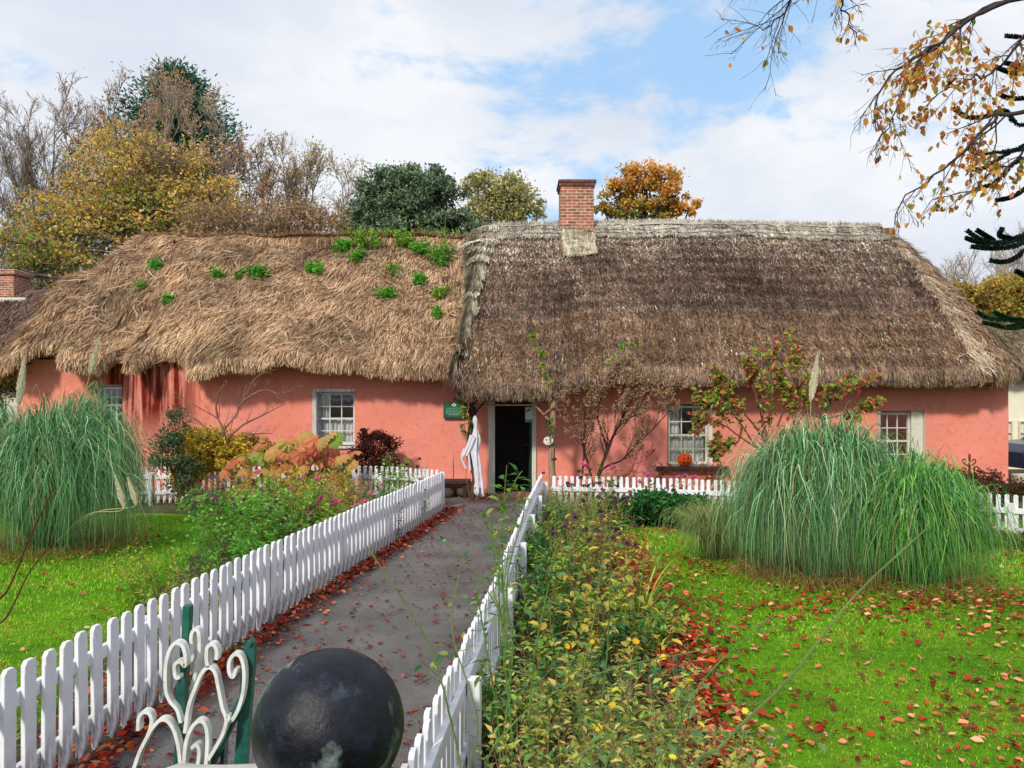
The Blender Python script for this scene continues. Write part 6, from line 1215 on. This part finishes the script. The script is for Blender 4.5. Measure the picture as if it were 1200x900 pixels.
foreground('thorny_branch', 'dark brown bare stem slanting over the left lawn, the lower one', [(3.0, [(-30, 790), (10, 720), (35, 670), (62, 636)])], 608, lin(84, 56, 44), 0, r0=.005)
# ivy sprigs on the left fence
perennial(float(lf(11.6))+.035, 11.6, .62, .03, 'small green weeds growing up the pickets', 'on the left path fence', nst=3, nl=46, ls=.05, lw=.7, pal=T2((90, 120, 84), (70, 100, 66)), spread=.03, branch=1, seed=701, name='weed', srad=.003)
perennial(float(lf(6.4))+.09, 6.4, .16, .08, 'small green weeds growing up the pickets', 'on the left path fence', nst=8, nl=46, ls=.04, lw=.6, pal=GR, spread=.08, branch=0, seed=702, name='weed', srad=.002)
# weeds on the shaggy roof, sitting on the thatch
from mathutils.bvhtree import BVHTree
rm = [o for o in left.children if o.name.startswith('roof')][0].data
_v = smpL.__closure__
SL = [c.cell_contents for c in _v if isinstance(c.cell_contents, np.ndarray)][0]
n_, m_ = SL.shape[:2]; ii = (np.arange(n_-1)[:, None]*m_+np.arange(m_-1)[None]).ravel()
bv = BVHTree.FromPolygons([Vector(p) for p in SL.reshape(-1, 3)], [(i, i+1, i+m_+1, i+m_) for i in ii.tolist()])
def roofhit(px, py):
    d = Vector(((px-HX)/F, 1, (HY-py)/F)).normalized(); h = bv.ray_cast(Vector((0, 0, CZ)), d)[0]; return np.array(h) if h is not None else W(px, py, 20.3)
WEEDS = [(305, 320, 11, 'bright green weed tuft alone near the middle of the shaggy roof'), (369, 316, 10, 'green weed tuft right of the lone middle one on the shaggy roof'), (402, 291, 11, 'green weed tuft high on the roof left of the taller dark clump'), (430, 284, 16, 'largest dark green weed clump near the shaggy ridge'), (418, 303, 9, 'small weed just below the largest dark clump'), (470, 284, 12, 'yellowish weed clump near the ridge between two green ones'), (493, 292, 12, 'green weed left of the broad patch beside the pale verge'), (516, 302, 18, 'broad bright green weed patch beside the pale verge'), (460, 318, 10, 'yellow green weed below the yellowish ridge clump'), (492, 330, 8, 'small green weed below the broad patch'), (453, 346, 9, 'green weed tuft lowest on the middle of the shaggy roof'), (517, 346, 8, 'yellow green weed low beside the verge'), (514, 369, 5, 'tiny weed lowest beside the verge'), (181, 312, 6, 'tiny weed highest at the left of the shaggy roof'), (198, 352, 5, 'tiny weed lowest at the left of the shaggy roof'), (255, 323, 5, 'small dark weed left of the lone bright tuft'), (283, 323, 4, 'smallest weed just left of the lone bright tuft'), (167, 337, 4, 'tiny weed at the far left slope')]
for k, (px, py, s_, lab) in enumerate(WEEDS):
    R = np.random.default_rng(800+k); c = roofhit(px, py+s_*.5); H = s_*(1.55 if s_ > 7 else 1.4)/F*c[1]; t = thing('roof_weed', lab, 'weed', c, 'weeds growing on the shaggy thatch'); mb = MB(); ns_ = max(4, s_); P, rr = stems_mesh(mb, c, ns_, H*.4, H*.9, H*.45, GR, .006); mb.build('stems', BARK, t)
    mb = MB(); nl = 24*ns_; A, TA = along(P, nl, .1, 1); L = .10*R.uniform(.6, 1.2, nl); leaves(mb, A+rdir(nl)*.09+[0, -.03, .03], rdir(nl), unit(rdir(nl)*.6+[0, -.4, .8]), L, L*.6, pick(T2((90, 168, 44), (112, 182, 60), (70, 140, 44)) if k not in (5, 8, 11, 3) else T2((150, 190, 60), (120, 160, 50), (80, 130, 50)), nl, .14)); mb.build('leaves', LEAF, t)
R = np.random.default_rng(850); t = thing('roof_weed', 'straggling line of yellow flowered weeds along the shaggy ridge', 'weed', W(440, 270, 20.3)); mb = MB(); m2 = MB()
for px in (405, 415, 428, 440, 452, 463, 468, 476, 488, 505, 520, 530):
    c = W(px, 274, 20.25); P, rr = stems_mesh(mb, c, 7, .15, R.uniform(.08, .26), .12, GR, .006); A, TA = along(P, 26, .2, 1); leaves(m2, A+rdir(26)*.04, rdir(26), rdir(26), .07, .04, pick(T2((130, 170, 60), (170, 180, 60), (90, 130, 50)), 26, .14))
mb.build('stems', BARK, t); m2.build('leaves', LEAF, t)
# labels for the numbered kinds
from collections import defaultdict
D_ = defaultdict(list)
for t, d, b, y in PLANTS: D_[(d, b)].append((y, t))
for (d, b), L_ in D_.items():
    L_.sort(key=lambda q: q[0])
    for i, (y, t) in enumerate(L_):
        t['label'] = f'{d} {b}' if len(L_) == 1 else f'{d} {b}, {ORD[i]}'
        if len(L_) > 1: t['group'] = f'{d} {b}'

# ================================================================== CAMERA, LIGHT, SKY
cam = bpy.data.cameras.new('camera'); co_ = bpy.data.objects.new('camera', cam); COL.objects.link(co_)
cam.lens = 28; cam.sensor_width = 36; cam.shift_y = 17/1200; cam.clip_end = 2000; cam.clip_start = .05
co_.location = (0, 0, CZ); co_.rotation_euler = (math.pi/2, 0, 0); sc.camera = co_
EL, AZ = math.radians(36), math.radians(205)      # azimuth of the sun measured clockwise from +Y
sd = Vector((math.sin(AZ)*math.cos(EL), math.cos(AZ)*math.cos(EL), math.sin(EL)))
sl = bpy.data.lights.new('sun', 'SUN'); sl.energy = 3.1; sl.angle = math.radians(5.0); sl.color = (1, .93, .82)
so = bpy.data.objects.new('sun', sl); COL.objects.link(so); so.rotation_euler = sd.to_track_quat('Z', 'Y').to_euler(); so.location = (-10, -10, 20)
w = bpy.data.worlds.new('World'); sc.world = w; w.use_nodes = True; nt = w.node_tree; nt.nodes.clear()
out = nt.nodes.new('ShaderNodeOutputWorld'); bg = nt.nodes.new('ShaderNodeBackground'); bg.inputs[1].default_value = .1; nt.links.new(bg.outputs[0], out.inputs[0])
sky = nt.nodes.new('ShaderNodeTexSky'); sky.sky_type = 'NISHITA'; sky.sun_disc = False; sky.sun_elevation = EL; sky.sun_rotation = AZ; sky.air_density = 1.2; sky.dust_density = .6; sky.ozone_density = 2
tc = nt.nodes.new('ShaderNodeTexCoord'); mp = nt.nodes.new('ShaderNodeMapping'); mp.inputs['Scale'].default_value = (1, 1, 2.2); nt.links.new(tc.outputs['Generated'], mp.inputs[0])
n1 = ntex(nt, mp.outputs[0], 3.2, 8, .58, .4); n2 = ntex(nt, mp.outputs[0], 1.7, 5, .55, .2); n3 = ntex(nt, mp.outputs[0], 9, 6, .6, .3)
def spot(px, py, rad, amp):
    d = unit(np.array([(px-HX)/F, 1, (HY-py)/F])); v = nt.nodes.new('ShaderNodeVectorMath'); v.operation = 'DOT_PRODUCT'; nt.links.new(tc.outputs['Generated'], v.inputs[0]); v.inputs[1].default_value = d
    return ramp_val(v.outputs['Value'], math.cos(math.radians(rad)), 1.0, amp)
def ramp_val(s, a, b, amp):
    m = nt.nodes.new('ShaderNodeMapRange'); m.interpolation_type = 'SMOOTHSTEP'; nt.links.new(s, m.inputs[0])
    for i, q in ((1, a), (2, b), (3, 0), (4, amp)): m.inputs[i].default_value = q
    return m.outputs[0]
acc = N2math(nt, 'ADD', n1, N2math(nt, 'MULTIPLY', n3, .8))
for s_ in ((700, 80, 9, .17), (880, 10, 8, .25), (600, 130, 9, .07), (800, 60, 8, .08), (760, 100, 8, .06), (1010, 120, 7, .05)): acc = N2math(nt, 'ADD', acc, spot(*s_))
blue = ramp_val(acc, .99, 1.22, .85)
cl = ramp(nt, N2math(nt, 'ADD', N2math(nt, 'MULTIPLY', n2, .6), N2math(nt, 'MULTIPLY', n1, .4)), [(.36, (5.9, 6.5, 7.8)), (.50, (7.0, 7.5, 8.4)), (.62, (8.5, 8.7, 9.1))])
skyc = mixc(nt, sky.outputs[0], (1.25, 1.35, 1.45), 1.0, 'MULTIPLY')
skyc = mixc(nt, skyc, (3.4, 6.2, 9.6), .75)
nt.links.new(mixc(nt, cl, skyc, blue), bg.inputs[0])
vs = sc.view_settings; sc.display_settings.display_device = 'sRGB'; vs.view_transform = 'Standard'; vs.look = 'None'; vs.exposure = .12; vs.gamma = 1; vs.use_curve_mapping = False
sc.render.engine = 'CYCLES'; cy = sc.cycles; cy.max_bounces = 5; cy.diffuse_bounces = 3; cy.glossy_bounces = 2; cy.transmission_bounces = 3; cy.transparent_max_bounces = 8; cy.caustics_reflective = cy.caustics_refractive = False
cy.use_denoising = True; cy.use_adaptive_sampling = True; cy.adaptive_threshold = .02
